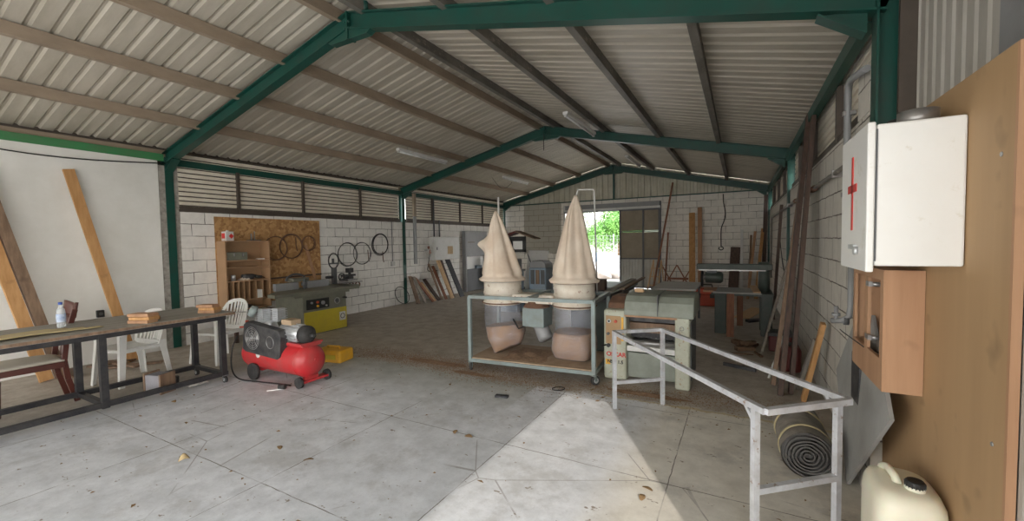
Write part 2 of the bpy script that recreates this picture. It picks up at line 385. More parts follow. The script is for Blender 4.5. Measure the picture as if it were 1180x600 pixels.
    def build(s, name, material, parent=None, bevel=0, solid=0, sub=0, world=False):
        me = bpy.data.meshes.new(name)
        if parent is not None:
            p = parent; off = V((0, 0, 0))
            while p is not None: off += p.location; p = p.parent
        elif world: off = V((0, 0, 0))
        else:
            xs = [v.x for v in s.v]; ys = [v.y for v in s.v]
            off = V(((min(xs) + max(xs)) / 2, (min(ys) + max(ys)) / 2, min(v.z for v in s.v)))
        me.from_pydata([v - off for v in s.v], [], s.f)
        me.polygons.foreach_set('use_smooth', s.sm); me.update()
        import bmesh
        bm = bmesh.new(); bm.from_mesh(me); bmesh.ops.recalc_face_normals(bm, faces=bm.faces); bm.to_mesh(me); bm.free()
        me.materials.append(M[material] if isinstance(material, str) else material)
        o = bpy.data.objects.new(name, me); C.objects.link(o)
        if parent is not None: o.parent = parent
        else: o.location = off
        if bevel:
            m = o.modifiers.new('b', 'BEVEL'); m.width = bevel; m.segments = 2; m.limit_method = 'ANGLE'; m.angle_limit = math.radians(40)
        if sub:
            m = o.modifiers.new('s', 'SUBSURF'); m.levels = sub; m.render_levels = sub
        if solid:
            m = o.modifiers.new('t', 'SOLIDIFY'); m.thickness = solid; m.offset = 0
        return o

def thing(name, label, cat, loc, group=None):
    o = bpy.data.objects.new(name, None); C.objects.link(o); o.location = loc; o.empty_display_size = .1
    o['label'] = label; o['category'] = cat
    if group: o['group'] = group
    return o
def tag(o, label, cat, group=None, kind=None):
    o['label'] = label; o['category'] = cat
    if group: o['group'] = group
    if kind: o['kind'] = kind
    return o
def struct(o): o['kind'] = 'structure'; return o
def copy_tree(o, parent=None):
    c = o.copy(); C.objects.link(c)
    if parent is not None: c.parent = parent
    for ch in list(o.children): copy_tree(ch, c)
    return c
def text_part(name, txt, size, T, material, parent, depth=.002, bold=0):
    cu = bpy.data.curves.new(name, 'FONT'); cu.body = txt; cu.size = size; cu.extrude = depth / 2; cu.align_x = 'CENTER'; cu.align_y = 'CENTER'; cu.offset = bold
    tmp = bpy.data.objects.new(name + '_tmp', cu); C.objects.link(tmp)
    dg = bpy.context.evaluated_depsgraph_get(); me = bpy.data.meshes.new_from_object(tmp.evaluated_get(dg))
    bpy.data.objects.remove(tmp)
    off = V((0, 0, 0)); p = parent
    while p is not None: off += p.location; p = p.parent
    me.transform(Matrix.Translation(-off) @ T); me.materials.clear(); me.materials.append(M[material])
    o = bpy.data.objects.new(name, me); C.objects.link(o); o.parent = parent
    return o

def corr(mb, o, u, v, n, Lu, Lv, period=.18, depth=.03, flat=.5):
    """ribbed metal sheet: ribs run along v, repeat along u"""
    o, u, v, n = V(o), V(u).normalized(), V(v).normalized(), V(n).normalized()
    prof = []; k = 0
    while k * period < Lu:
        b = k * period
        for q, h in ((0, 0), (flat, 0), (flat + .12, 1), (.88, 1)):
            t = b + q * period
            if t <= Lu: prof.append((t, h * depth))
        k += 1
    prof.append((Lu, 0))
    vs = []
    for side in (0, 1):
        for t, h in prof: vs.append(o + u * t + n * h + v * (Lv * side))
    m = len(prof)
    mb.add(vs, [(i, i + 1, i + 1 + m, i + m) for i in range(m - 1)])
    return mb

# ================================================================== SHELL
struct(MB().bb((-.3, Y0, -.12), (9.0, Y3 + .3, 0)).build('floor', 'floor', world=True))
# left wall: plastered front stretch, block stretch behind
struct(MB().bb((-.2, Y0, 0), (0, 3.17, 2.97)).build('wall_left_front', 'plaster', world=True))
struct(MB().bb((-.2, 3.17, 0), (-.01, 3.44, 2.9)).build('wall_left_render_strip', 'rough', world=True))
struct(MB().bb((-.2, 3.44, 0), (0, Y3 + .05, 2.2)).build('wall_left', 'block_x', world=True))
# right wall
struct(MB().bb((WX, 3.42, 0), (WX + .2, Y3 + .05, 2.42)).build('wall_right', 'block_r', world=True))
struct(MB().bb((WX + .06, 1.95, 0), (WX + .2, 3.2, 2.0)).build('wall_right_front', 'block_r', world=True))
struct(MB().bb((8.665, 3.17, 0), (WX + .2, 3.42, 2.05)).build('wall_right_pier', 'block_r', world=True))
# back wall with the doorway
bw = MB()
bw.bb((-.2, Y3, 0), (2.42, Y3 + .2, 3.0)); bw.bb((5.72, Y3, 0), (9.0, Y3 + .2, 3.0)); bw.bb((2.42, Y3, 2.86), (5.72, Y3 + .2, 3.0))
struct(bw.build('wall_back', 'block_y', world=True))
# lintel channel above the doorway
lt = MB(); lt.bb((2.40, Y3 - .03, 2.60), (5.72, Y3 + .04, 2.70)); lt.bb((2.40, Y3 - .01, 2.70), (5.72, Y3 + .06, 2.87))
struct(lt.build('trim_door_lintel', 'mgrey', world=True))
struct(MB().bb((2.38, Y3 - .02, 0), (2.45, Y3 + .05, 2.86)).build('trim_door_jamb', 'lgrey', world=True))
struct(MB().bb((5.68, Y3 - .02, 0), (5.74, Y3 + .05, 2.86)).build('trim_door_post', 'dgrey', world=True))
# roof sheets
for side in (0, 1):
    mb = MB()
    a = V((-.35, Y0 - .1, roofz(0, .21) - .35 * (RT - H) / RX)) if side == 0 else V((W + .35, Y0 - .1, roofz(W, .21) - .35 * (RT - H) / (W - RX)))
    top = V((RX, Y0 - .1, RT + .21)); d = top - a
    corr(mb, a, (0, 1, 0), d, (0, 0, 1), Y3 + .5 - Y0, d.length, .18, .020, .66)
    struct(mb.build('ceiling' if side == 0 else 'ceiling_right_slope', 'sheet', world=True))
struct(MB().profile((RX, Y0 - .1, RT + .24), (RX, Y3 + .4, RT + .24), [(-.2, -.06), (0, 0), (.2, -.06), (.2, -.05), (0, .012), (-.2, -.05)], (1, 0, 0)).build('ceiling_ridge_cap', 'sheet', world=True))
# back gable cladding above the blocks, with thin green post and rail
mb = MB(); per = .2; x = -.1
prof = []
while x < 8.8:
    for q, h in ((0, 0), (.45, 0), (.57, 1), (.88, 1)): prof.append((x + q * per, h * .03))
    x += per
vs = [(px, Y3 + .03 + h, 3.0) for px, h in prof] + [(px, Y3 + .03 + h, roofz(min(max(px, 0), W), .2)) for px, h in prof]; m_ = len(prof)
mb.add(vs, [(i, i + 1, i + 1 + m_, i + m_) for i in range(m_ - 1)])
struct(mb.build('wall_back_gable_cladding', 'gable', world=True))
struct(MB().bb((.1, Y3 - .03, 2.985), (8.6, Y3 + .02, 3.02)).build('trim_gable_rail', 'green', world=True))
struct(MB().bb((RX - .03, Y3 - .04, 3.02), (RX + .03, Y3 + .01, RT - .05)).build('trim_gable_post', 'green', world=True))
# front gable far behind the viewpoint
mb = MB()
mb.add([(-.2, Y0, 2.9), (W + .2, Y0, 2.9), (W + .2, Y0, roofz(W, .2)), (RX, Y0, RT + .2), (-.2, Y0, roofz(0, .2))], [(0, 1, 2, 3, 4)])
struct(mb.build('wall_front_gable', 'gable', solid=.03, world=True))
# right wall near the viewpoint: ribbed cladding above the plywood, grey sheet door leaf past its end
mb = MB(); corr(mb, (WX + .13, 2.27, 1.9), (0, 1, 0), (0, 0, 1), (-1, 0, 0), 1.40, 1.4, .11, .009, .35)
struct(mb.build('wall_right_cladding', 'zinc', world=True))
struct(MB().bb((WX + .10, 1.80, 1.9), (WX + .12, 2.28, 3.25)).build('wall_right_dark_sheet', 'mgrey', world=True))
mb = MB(); corr(mb, (WX + .034, .62, 0), (0, 1, 0), (0, 0, 1), (-1, 0, 0), 1.33, 3.0, .16, .008, .6)
mb.bb((WX + .036, .62, 0), (WX + .058, 1.95, 3.0))
struct(mb.build('wall_right_sheet', 'zinc', world=True))
struct(MB().bb((WX + .045, 3.20, 2.0), (WX + .13, 3.23, 3.2)).build('trim_dark_strip', 'darkframe', world=True))
for nm_, x0_, x1_ in (('left', -.14, -.115), ('right', WX + .14, WX + .165)): struct(MB().bb((x0_, Y0, 2.85), (x1_, Y3 + .1, 3.22)).build('trim_eave_' + nm_, 'darkframe', world=True))
# added unseen panel, sloped to trim the sun patch on the floor
mb = MB(); mb.prism([(.62, 2.2), (.62, 3.0), (-.6, 3.0)], 'x', WX + .06, WX + .1)
struct(mb.build('wall_right_sun_blocker', 'zinc', world=True))

# ---------------------------------------------------------------- steel frames
def portal(y, label, w=.11, h=.18):
    t = thing('portal_frame', label, 'steel frame', (RX, y, 0), 'green steel portal frames')
    for sx, xx, nm in ((-1, .0, 'l'), (1, W, 'r')):
        xc = xx + (.05 * sx if sx < 0 else .08)
        MB().ibeam((xc, y, 0), (xc, y, H + .02), w, .13, (0, 1, 0)).build('column', 'green', t)
        a = (xc, y, roofz(xx) - .0); b = (RX, y, RT)
        MB().ibeam(a, b, w, h, (0, 1, 0)).build('rafter', 'green', t)
        # knee haunch
        x0 = xx - sx * .02; g = MB()
        g.prism([(x0, H - .05), (x0, H - .19), (x0 - sx * .03, H - .19), (x0 - sx * .24, roofz(xx - sx * .24) - .08)], 'y', y - .008, y + .008)
        g.beam((x0 - sx * .01, y, H - .195), (x0 - sx * .25, y, roofz(xx - sx * .25) - .09), w, .012, (0, 1, 0))
        g.build('knee_gusset', 'green', t)
    g = MB(); g.prism([(RX - .35, RT - .16), (RX - .28, RT - .2), (RX + .28, RT - .2), (RX + .35, RT - .16), (RX, RT - .06)], 'y', y - .04, y + .04)
    g.bb((RX - .012, y - w / 2 - .005, RT - .2), (RX + .012, y + w / 2 + .005, RT + .09))
    for dz in (-.02, -.09): 
        for dx in (-.03, .03): g.tube((RX + dx - .012, y - .05, RT + dz), (RX + dx + .012, y - .05, RT + dz), .012, n=6)
    g.build('ridge_gusset', 'green', t)
    return t
portal(Y0 + .1, 'green steel frame at the open front edge of the shed')
portal(Y1, 'nearest green steel portal frame, crossing the top of the picture')
portal(Y2, 'middle green steel portal frame above the workshop, with small hanging rod')
portal(Y3 - .12, 'farthest green steel portal frame against the ribbed back gable')
# cleat post on the near frame
o = MB().tube((RX + .22, Y1 + .0, RT + .05), (RX + .22, Y1, RT + .2), .04).build('purlin_stub', 'green'); tag(o, 'short green steel stub on top of the nearest frame ridge', 'steel stub')
o = MB().tube((RX - .02, Y2 - .08, 3.60), (RX - .02, Y2 - .08, 3.96), .008).build('hanging_rod', 'blacksteel'); tag(o, 'thin dark rod hanging from ridge of middle green frame', 'rod')
# eave beams
for (x, a, b, z, m, lab) in ((-.02, Y1, Y2, 2.965, 'green', 'green steel eave beam over the left louvres, nearer bay'), (-.02, Y2, Y3 - .1, 2.965, 'green', 'green steel eave beam over the left louvres, far bay'),
                             (W + .02, Y1, Y2, 2.965, 'green', 'dark green steel eave beam along right wall, nearer bay'), (W + .02, Y2, Y3 - .1, 2.965, 'green', 'dark green steel eave beam along right wall, far bay'),
                             (-.03, Y0, Y1, 3.02, 'green2', 'bright green steel beam on top of the plastered left wall')):
    o = MB().channel((x, a + .06, z), (x, b - .06, z), .07, .11, (1 if x > 4 else -1, 0, 0)).build('eave_beam', m); tag(o, lab, 'steel beam', 'eave beams')
# purlins
names_l = ['lowest', 'second lowest', 'second highest']
def purlin(x, a, b, m, lab, w=.065, h=.12, zo=.145):
    mb = MB(); nrm = V((-(RT - H) / RX, 0, 1)) if x < RX else V(((RT - H) / (W - RX), 0, 1)); tx = V((1, 0, 0))
    mb.channel((x, a, roofz(x, zo)), (x, b, roofz(x, zo)), w, h, (-1, 0, 0))
    mb.beam((x, a + .01, roofz(x, zo) - h / 2 + .006), (x, b - .01, roofz(x, zo) - h / 2 + .006), w + .006, .022, (1, 0, 0))
    o = mb.build('purlin', m); tag(o, lab, 'roof purlin', 'roof purlins')
for x, m, lab in ((.98, 'purlin_b', 'brown roof purlin on left slope, first above the eave'), (2.02, 'purlin_b', 'brown roof purlin on left slope carrying the lamp tubes'),
                  (3.02, 'purlin_b', 'brown roof purlin on left slope, third above the eave'), (4.04, 'purlin_b', 'brown roof purlin just left of the ridge'),
                  (4.42, 'purlin_g', 'dark shade-grey roof purlin just right of the ridge'), (5.5, 'purlin_g', 'dirty shade-grey roof purlin on right slope carrying lamp tubes'),
                  (6.58, 'purlin_g', 'dirty shade-grey roof purlin in middle of right slope'), (7.62, 'purlin_g', 'dirty shade-grey roof purlin on right slope, closest to right eave')):
    purlin(x, Y0, Y3 + .1, m, lab)
for x, m, lab in ((-.1, 'purlin_b', 'brown purlin running along the left eave under the sheets'), (W + .1, 'darkframe', 'dark purlin running along the right eave under the sheets')):
    o = MB().bb((x - .04, Y0, 3.03), (x + .04, Y3 + .1, 3.15)).build('purlin', m); tag(o, lab, 'roof purlin', 'roof purlins')

# ---------------------------------------------------------------- louvred side cladding
def louvre(x, y0, y1, z0, z1, lab, side, m='cladding', frame='darkframe'):
    t = thing('louvre_panel', lab, 'slatted wall panel', (x, (y0 + y1) / 2, z0), 'slatted panels above the side walls')
    mb = MB()
    zz = z0 - .03; k = 0
    while zz < z1 + .16:
        mb.prism([(x - side * .012, zz), (x + side * .004, zz + .006), (x + side * .004, zz + .054), (x - side * .012, zz + .060)], 'y', y0, y1); zz += .076
    MB().bb((x - .035 if side > 0 else x + .02, y0, z0 - .04), (x - .02 if side > 0 else x + .035, y1, z1 + .22)).build('backing_sheet', frame, t)
    mb.build('slats', m, t)
    MB().bb((x - .045, y0 - .0, z0 - .06), (x + .035, y1, z0 + .025)).build('bottom_rail', frame, t)
    return t
def wall_post(x, y, z0, z1, lab):
    o = MB().channel((x, y, z0), (x, y, z1), .05, .05, (0, 1, 0)).build('wall_post', 'darkframe'); tag(o, lab, 'steel post', 'small posts between the slatted panels')
LP = [Y1 + .12, 4.34, 5.62, 7.11, Y2 - .13]
nm = ['left of the first small post', 'above the strand board', 'above the round saw blades', 'just before the middle frame column']
for i in range(4): louvre(0, LP[i], LP[i + 1] - (.03 if i == 3 else 0), 2.25, 2.92, 'beige slatted panel high on left wall, ' + nm[i], 1)
for i, y in enumerate(LP[1:4]): wall_post(.02, y, 2.2, 2.93, 'dark small post between left slatted panels, %s' % ['first past near column', 'over the strand board right end', 'over the wall blades'][i])
LP = [Y2 + .12, 9.77, 11.16, 12.5, Y3 - .2]
nm = ['just past the middle frame column', 'above the electric cabinet', 'above the tall metal cabinet', 'in the far left corner']
for i in range(4): louvre(0, LP[i], LP[i + 1], 2.25, 2.92, 'beige slatted panel high on left wall, ' + nm[i], 1)
for i, y in enumerate(LP[1:4]): wall_post(.02, y, 2.2, 2.93, 'dark small post on far left wall, %s' % ['nearest the hanging channel', 'above the metal cabinet', 'nearest the back corner'][i])
LP = [Y1 + .14, 4.7, 6.1, 7.4, Y2 - .16]
nm = ['above the white pipe elbow', 'behind top of the tall planks', 'past the tall planks', 'just before the middle column']
for i in range(4): louvre(WX + .05, LP[i], LP[i + 1] - (.03 if i == 3 else 0), 2.46, 2.92, 'beige slatted panel high on right wall, ' + nm[i], -1)
for i, y in enumerate(LP[1:4]): wall_post(WX + .02, y, 2.42, 2.93, 'dark post between right slatted panels, %s' % ['nearest', 'second nearest', 'third nearest'][i])
LP = [Y2 + .12, 9.9, 11.3, 12.7, Y3 - .25]
nm = ['first in far bay', 'second in far bay', 'third in far bay', 'last before the back corner']
for i in range(4): louvre(WX + .05, LP[i], LP[i + 1] - (.03 if i == 3 else 0), 2.46, 2.92, 'beige slatted panel high on right wall, ' + nm[i], -1)
for i, y in enumerate(LP[1:4]): wall_post(WX + .02, y, 2.42, 2.93, 'dark post on right wall in far bay, %s' % ['nearest', 'middle one', 'farthest'][i])

# ================================================================== LAMPS AND CABLES
def lamp(x, y, z, lab):
    t = thing('tube_lamp', lab, 'ceiling lamp', (x, y, z), 'unlit tube lamps under the purlins')
    MB().bb((x - .045, y - .78, z), (x + .045, y + .78, z + .05)).build('housing', 'white', t, bevel=.006)
    MB().tube((x, y - .74, z - .02), (x, y + .74, z - .02), .019).build('lamp_tube', 'tubelight', t)
    for s in (-1, 1):
        MB().bb((x - .02, y + s * .76 - .015, z - .04), (x + .02, y + s * .76 + .015, z + .01)).build('end_cap', 'lgrey', t)
        MB().tube((x, y + s * .5, z + .04), (x, y + s * .5, z + .12), .004, n=6).build('hanger', 'steel', t)
    return t
lamp(2.0, 7.1, 3.46, 'white tube lamp under left slope purlin before the middle frame')
lamp(2.02, 11.3, 3.46, 'white tube lamp under left slope purlin in the far bay')
lamp(5.42, 7.4, 3.70, 'white tube lamp under right slope purlin before the middle frame')
lamp(5.46, 11.5, 3.70, 'white tube lamp under right slope purlin in the far bay')
pts = [(.03, 1.0 + 2.25 * k / 14, 2.93 - .10 * math.sin(PI * (k / 14) ** .8)) for k in range(15)]
tag(MB().path(pts, .009, 6).build('sagging_cable', 'wire'), 'black cable sagging along top of the plastered left wall', 'cable')
pts = [(1.6, 10.6 + .1 * k, 3.5 - .25 * math.sin(PI * k / 12)) for k in range(13)]
tag(MB().path(pts, .006, 6).build('lamp_cable', 'wire'), 'thin dark cable looping under far left roof slope', 'cable')

# ================================================================== LEFT WALL: BOARDS AND TIMBER
def plank(name, lab, a, b, w, t, side, m, cat='plank', group=None, bevel=.002):
    o = MB().beam(a, b, w, t, side).build(name, m, bevel=bevel); return tag(o, lab, cat, group)
plank('pine_plank', 'knotty orange pine plank leaning alone on plastered left wall', (.42, 2.60, .01), (.04, 2.16, 2.68), .115, .035, (0, 1, 0), 'pine', group='planks on the plastered wall')
plank('timber_beam', 'brown squared timber leaning at left edge of plastered wall, front one', (.52, 1.86, .01), (.07, 1.40, 2.6), .10, .09, (0, 1, 0), 'oldwood', group='planks on the plastered wall')
plank('timber_beam', 'orange brown timber leaning beside the squared one at left edge', (.55, 1.72, .01), (.07, 1.30, 2.5), .12, .05, (0, 1, 0), 'pine', group='planks on the plastered wall')
t = thing('wall_socket', 'small black socket box low on plastered left wall', 'socket', (.03, 2.4, .66))
MB().bb((0, 2.36, .64), (.05, 2.44, .74)).build('box', 'blackprint', t, bevel=.006); MB().tube((.05, 2.4, .69), (.056, 2.4, .69), .022).build('outlet', 'dgrey', t)
for i, (a, b) in enumerate([((.5, 2.2, .02), (.9, 2.75, .02)), ((.3, 2.35, .05), (1.0, 2.45, .05)), ((.2, 2.0, .02), (.7, 1.95, .02)), ((.35, 2.75, .02), (.55, 2.1, .075))]):
    plank('floor_board', ['thin brown board lying on floor behind the bench', 'brown board lying across others near left wall', 'short board flat on floor behind dark chair', 'narrow board on top of the floor scrap heap'][i], a, b, .09, .025, (0, 0, 1) if False else (1, 0, 0) if abs(b[0]-a[0]) < .3 else (0, 1, 0), 'oldwood', 'board', 'scrap boards on floor by left wall')

struct_board = MB().bb((.004, 3.93, .55), (.022, 5.98, 2.13)).build('strand_board', 'osb'); tag(struct_board, 'large orange strand board panel fixed to the white block wall', 'board')
# shelf unit
t = thing('shelf_unit', 'open brown shelf unit with pigeonholes against the strand board', 'shelf', (.16, 4.32, .5))
SX0, SX1, SY0, SY1 = .026, .29, 3.95, 4.70
for y in (SY0, SY1): MB().bb((SX0, y - .01, .5), (SX1, y + .01, 1.70)).build('side_panel', 'shelfwood', t)
MB().bb((SX0, SY0, .5), (SX0 + .006, SY1, 1.7)).build('back_panel', 'shelfwood', t)
for z in (1.70, 1.36, 1.235, 1.0, .66, .5): MB().bb((SX0, SY0 + .01, z - .009), (SX1, SY1 - .01, z + .009)).build('shelf', 'shelfwood', t)
for y in (4.06, 4.15, 4.24, 4.33, 4.45, 4.57): MB().bb((SX0, y - .006, .67), (SX1 - .01, y + .006, .99)).build('divider', 'shelfwood', t)
def can(x, y, z, r, h, lab, m='tin'):
    t = thing('paint_can', lab, 'can', (x, y, z))
    MB().lathe((x, y, z), [(0, 0), (r, 0), (r, h), (r * .94, h), (r * .94, h - .006), (0, h - .006)]).build('body', m, t)
    MB().torus((x, y, z + h), r * .97, .005, (0, 0, 1), 24, 6).build('rim', 'steel', t)
    return t
t = thing('solvent_can', 'white square can with red warning diamond on shelf unit top', 'can', (.18, 4.05, 1.71))
MB().bb((.10, 3.985, 1.71), (.24, 4.12, 1.87)).build('body', 'tin', t, bevel=.008)
MB().tube((.17, 4.05, 1.87), (.17, 4.05, 1.89), .02).build('cap', 'white', t)
MB().prism([(4.075, 1.745), (4.115, 1.79), (4.075, 1.835), (4.035, 1.79)], 'x', .241, .243).build('warning_mark', 'redprint', t)
MB().bb((.12, 3.982, 1.75), (.22, 3.984, 1.84)).build('side_mark', 'redprint', t)
t = thing('steel_bracket', 'small dark steel fixture standing on shelf unit top', 'bracket', (.16, 4.5, 1.71))
MB().bb((.1, 4.40, 1.71), (.22, 4.60, 1.722)).build('base_plate', 'dgrey', t); MB().bb((.13, 4.46, 1.722), (.15, 4.48, 1.84)).build('upright', 'steel', t); MB().bb((.13, 4.52, 1.722), (.15, 4.535, 1.88)).build('upright', 'steel', t)
t = thing('grey_toolbox', 'grey green flat case on top shelf of shelf unit', 'case', (.2, 4.14, 1.37))
MB().bb((.09, 3.98, 1.37), (.27, 4.32, 1.51)).build('body', 'olive', t, bevel=.008)
for y in (4.09, 4.24): MB().bb((.27, y - .012, 1.44), (.278, y + .012, 1.49)).build('latch', 'steel', t)
o = MB().bb((.2, 4.5, 1.37), (.27, 4.62, 1.385)).build('white_strip', 'white'); tag(o, 'small white strip lying on top shelf of shelf unit', 'strip')
o = MB().lathe((.2, 4.1, 1.01), [(0, 0), (.035, 0), (.035, .09), (.03, .10), (0, .10)]).build('steel_jar', 'alu'); tag(o, 'shiny small jar on middle shelf of shelf unit', 'jar')
t = thing('power_tool', 'black corded power tool lying on middle shelf of shelf unit', 'tool', (.18, 4.4, 1.01))
MB().lathe((.18, 4.26, 1.065), [(0, 0), (.045, 0), (.05, .05), (.045, .18), (.03, .22), (0, .22)], axis=(0, 1, 0)).build('motor_body', 'guard', t)
MB().tube((.18, 4.48, 1.06), (.2, 4.6, 1.05), .03, .02).build('handle', 'rubber', t); MB().path([(.2, 4.6, 1.05), (.22, 4.64, 1.03), (.15, 4.66, 1.02), (.1, 4.55, 1.02)], .006, 6).build('cord', 'wire', t)
o = MB().grid(lambda u, v: (.12 + .12 * v, 4.2 + .2 * u, 1.012 + .06 * math.sin(PI * u) * math.sin(PI * v) + .01 * math.sin(19 * u)), 14, 10).build('cloth_pad', 'canvas', solid=.004); tag(o, 'crumpled tan cloth behind tool on the shelf unit', 'cloth')
o = MB().bb((.1, 4.45, .67), (.27, 4.56, .82)).build('white_cup_box', 'white', bevel=.01); tag(o, 'small white container in the pigeonhole shelf', 'container')
# paint tub / dark pans under the shelves
t = thing('bowl', 'round dark pan holding a pale disc below the shelf unit', 'pan', (.2, 4.25, .51))
MB().lathe((.2, 4.25, .51), [(0, 0), (.10, 0), (.14, .05), (.13, .05), (.09, .01), (0, .01)]).build('rim', 'blackprint', t); MB().lathe((.2, 4.25, .525), [(0, 0), (.09, 0), (.09, .012), (0, .012)]).build('disc', 'white', t)
t = thing('low_table', 'low dark wooden table standing under the shelf unit', 'table', (.45, 4.3, 0))
MB().bb((.03, 3.85, .46), (.66, 4.62, .49)).build('tabletop', 'darkwood', t, bevel=.004)
for x in (.08, .6):
    for y in (3.9, 4.57): MB().bb((x - .025, y - .025, 0), (x + .025, y + .025, .46)).build('leg', 'darkwood', t)

# band saw blades (coils) on the walls
def coil(x, y, z, R, turns, lab, m='rust', ry=None, tilt=.0, group=None, r=.006):
    mb = MB()
    for k in range(turns):
        mb.torus((x + .01 * k, y + random.uniform(-.012, .012), z + random.uniform(-.012, .012)), R - random.uniform(0, .018), r, (1, tilt + random.uniform(-.03, .03), random.uniform(-.03, .03)), 40, 5)
    o = mb.build('saw_blade_coil', m); return tag(o, lab, 'saw blade', group)
coil(.045, 4.98, 1.57, .24, 4, 'large rusty coiled band saw blade on strand board, left', group='coiled saw blades on the left wall')
coil(.07, 5.28, 1.60, .25, 4, 'large rusty coiled saw blade on strand board, overlapping one', group='coiled saw blades on the left wall')
coil(.05, 5.68, 1.66, .16, 3, 'small rusty coiled saw blade at right end of strand board', group='coiled saw blades on the left wall')
coil(.03, 6.68, 1.39, .28, 3, 'dark coiled saw blade on white blocks, left of overlapping pair', 'blacksteel', group='coiled saw blades on the left wall')
coil(.05, 7.10, 1.40, .27, 2, 'dark coiled saw blade on white blocks, right of overlapping pair', 'blacksteel', group='coiled saw blades on the left wall')
coil(.04, 7.68, 1.61, .27, 4, 'thick dark coiled saw blade hanging highest on white blocks', 'blacksteel', r=.009, group='coiled saw blades on the left wall')
o = MB().torus((.10, 8.35, .25), .24, .009, (1, 0, .45), 40, 6).build('steel_hoop', 'blacksteel'); tag(o, 'single dark hoop standing on floor against left wall', 'hoop')
plank('thin_batten', 'pale tapered batten leaning on strand board below small blade', (.30, 5.90, 0), (.04, 5.62, 1.62), .06, .02, (0, 1, 0), 'boxwood')
for i, (y, z) in enumerate(((5.42, 1.5), (7.30, 1.2), (7.78, 1.15))):
    o = MB().path([(.02, y, z + .28), (.03, y, z + .1), (.03, y + .02, z)], .009, 6).build('hanging_tool', 'rust'); tag(o, ['thin rusty tool hanging between coiled blades on strand board', 'thin tool hanging below the right overlapping coil', 'thin tool hanging below the highest coil'][i], 'tool')
plank('wall_batten', 'dark horizontal batten across strand board behind the moulder', (.03, 4.72, .98), (.03, 5.98, .99), .03, .02, (0, 0, 1), 'darkwood')

# ================================================================== SPINDLE MOULDER
t = thing('spindle_moulder', 'olive and yellow spindle moulder machine at the strand board', 'machine', (.85, 5.0, 0))
def wpoly(pts, z0, z1): return MB().prism(pts, 'z', z0, z1)
MB().bb((.45, 4.68, 0), (1.24, 5.6, .70)).build('cabinet', 'olive', t, bevel=.01)
MB().bb((1.242, 4.69, .02), (1.256, 5.59, .42)).build('yellow_panel', 'yellow', t, bevel=.004)
MB().bb((1.242, 4.74, .46), (1.262, 5.20, .64)).build('control_panel', 'blackprint', t, bevel=.004)
p = t.children[-1]
for i, (y, z, r, m) in enumerate(((4.83, .58, .02, 'mgrey'), (4.95, .58, .022, 'orange'), (4.95, .51, .022, 'yellowp'), (5.06, .56, .035, 'mgrey'), (5.13, .50, .014, 'lgrey'))):
    MB().tube((1.26, y, z), (1.285, y, z), r).build('knob', m, p)
MB().torus((1.28, 5.36, .56), .055, .009, (1, 0, 0), 24, 6).build('hand_wheel', 'steel', t); MB().tube((1.24, 5.36, .56), (1.29, 5.36, .56), .03).build('wheel_hub', 'dgrey', t)
MB().tube((1.24, 5.53, .60), (1.33, 5.53, .60), .018).build('crank_handle', 'blackprint', t)
MB().bb((1.256, 5.42, .17), (1.26, 5.56, .33)).build('round_label', 'lgrey', t)
MB().torus((1.262, 5.49, .25), .045, .006, (1, 0, 0), 20, 5).build('label_mark', 'blackprint', t)
MB().prism([(1.34, 4.12), (1.34, 5.85), (.5, 5.85), (.5, 4.85), (.80, 4.45), (1.1, 4.14)], 'z', .745, .80).build('table_top', 'olive', t, bevel=.006)
MB().bb((.6, 5.70, .765), (1.15, 6.02, .80)).build('table_extension', 'olive', t, bevel=.004)
MB().bb((.75, 4.5, .70), (1.28, 5.65, .745)).build('under_frame', 'olive', t)
MB().bb((.68, 4.5, .80), (.76, 4.95, .93)).build('fence', 'mgrey', t, bevel=.004); MB().bb((.68, 5.12, .80), (.76, 5.6, .93)).build('fence', 'mgrey', t, bevel=.004)
MB().tube((.80, 5.03, .80), (.80, 5.03, .98), .03).tube((.80, 5.03, .86), (.80, 5.03, .92), .055).build('spindle', 'dgrey', t)
MB().bb((.5, 4.86, .93), (.72, 5.2, 1.0)).build('dust_hood', 'olive', t, bevel=.02)
MB().path([(.6 + .0, 4.8 + .4 * (1 - math.cos(a)) / 2, .95 + .12 * math.sin(a)) for a in [PI * k / 12 for k in range(13)]], .018, 8).build('pressure_arm', 'dgrey', t)
# blade sharpener next to it
t = thing('blade_sharpener', 'dark upright grinding head with round frame behind the moulder', 'machine', (.35, 6.05, 0))
MB().bb((.22, 5.92, 0), (.48, 6.18, .04)).bb((.31, 6.01, .04), (.39, 6.09, 1.12)).build('stand', 'dgrey', t)
MB().torus((.35, 6.05, 1.27), .16, .014, (1, .25, 0), 32, 6).build('ring_frame', 'blacksteel', t)
MB().bb((.33, 5.95, 1.20), (.37, 6.15, 1.23)).bb((.33, 6.02, 1.23), (.37, 6.05, 1.32)).build('blade_holder', 'dgrey', t)
MB().tube((.35, 5.85, .93), (.35, 6.1, .93), .03).build('motor', 'blacksteel', t); MB().torus((.44, 6.17, .92), .075, .012, (1, 0, 0), 24, 6).tube((.44, 6.11, .86), (.44, 6.23, .98), .006).build('hand_wheel', 'blacksteel', t)
t = thing('grinding_vise', 'dark feeder head on wall bracket over a row of discs', 'machine', (.2, 6.6, .7))
MB().bb((0, 6.45, .80), (.3, 6.72, .84)).build('bracket', 'steel', t); MB().bb((.08, 6.5, .84), (.28, 6.62, .90)).bb((.12, 6.40, .90), (.24, 6.72, .94)).bb((.14, 6.52, .98), (.24, 6.66, 1.08)).tube((.19, 6.59, .94), (.19, 6.59, .98), .03).build('clamp_head', 'guard', t)
t = thing('disc_rack', 'rack of small round cutter discs on white block wall', 'rack', (.1, 6.6, .62))
MB().bb((.0, 6.25, .735), (.14, 7.0, .755)).build('rail', 'steel', t)
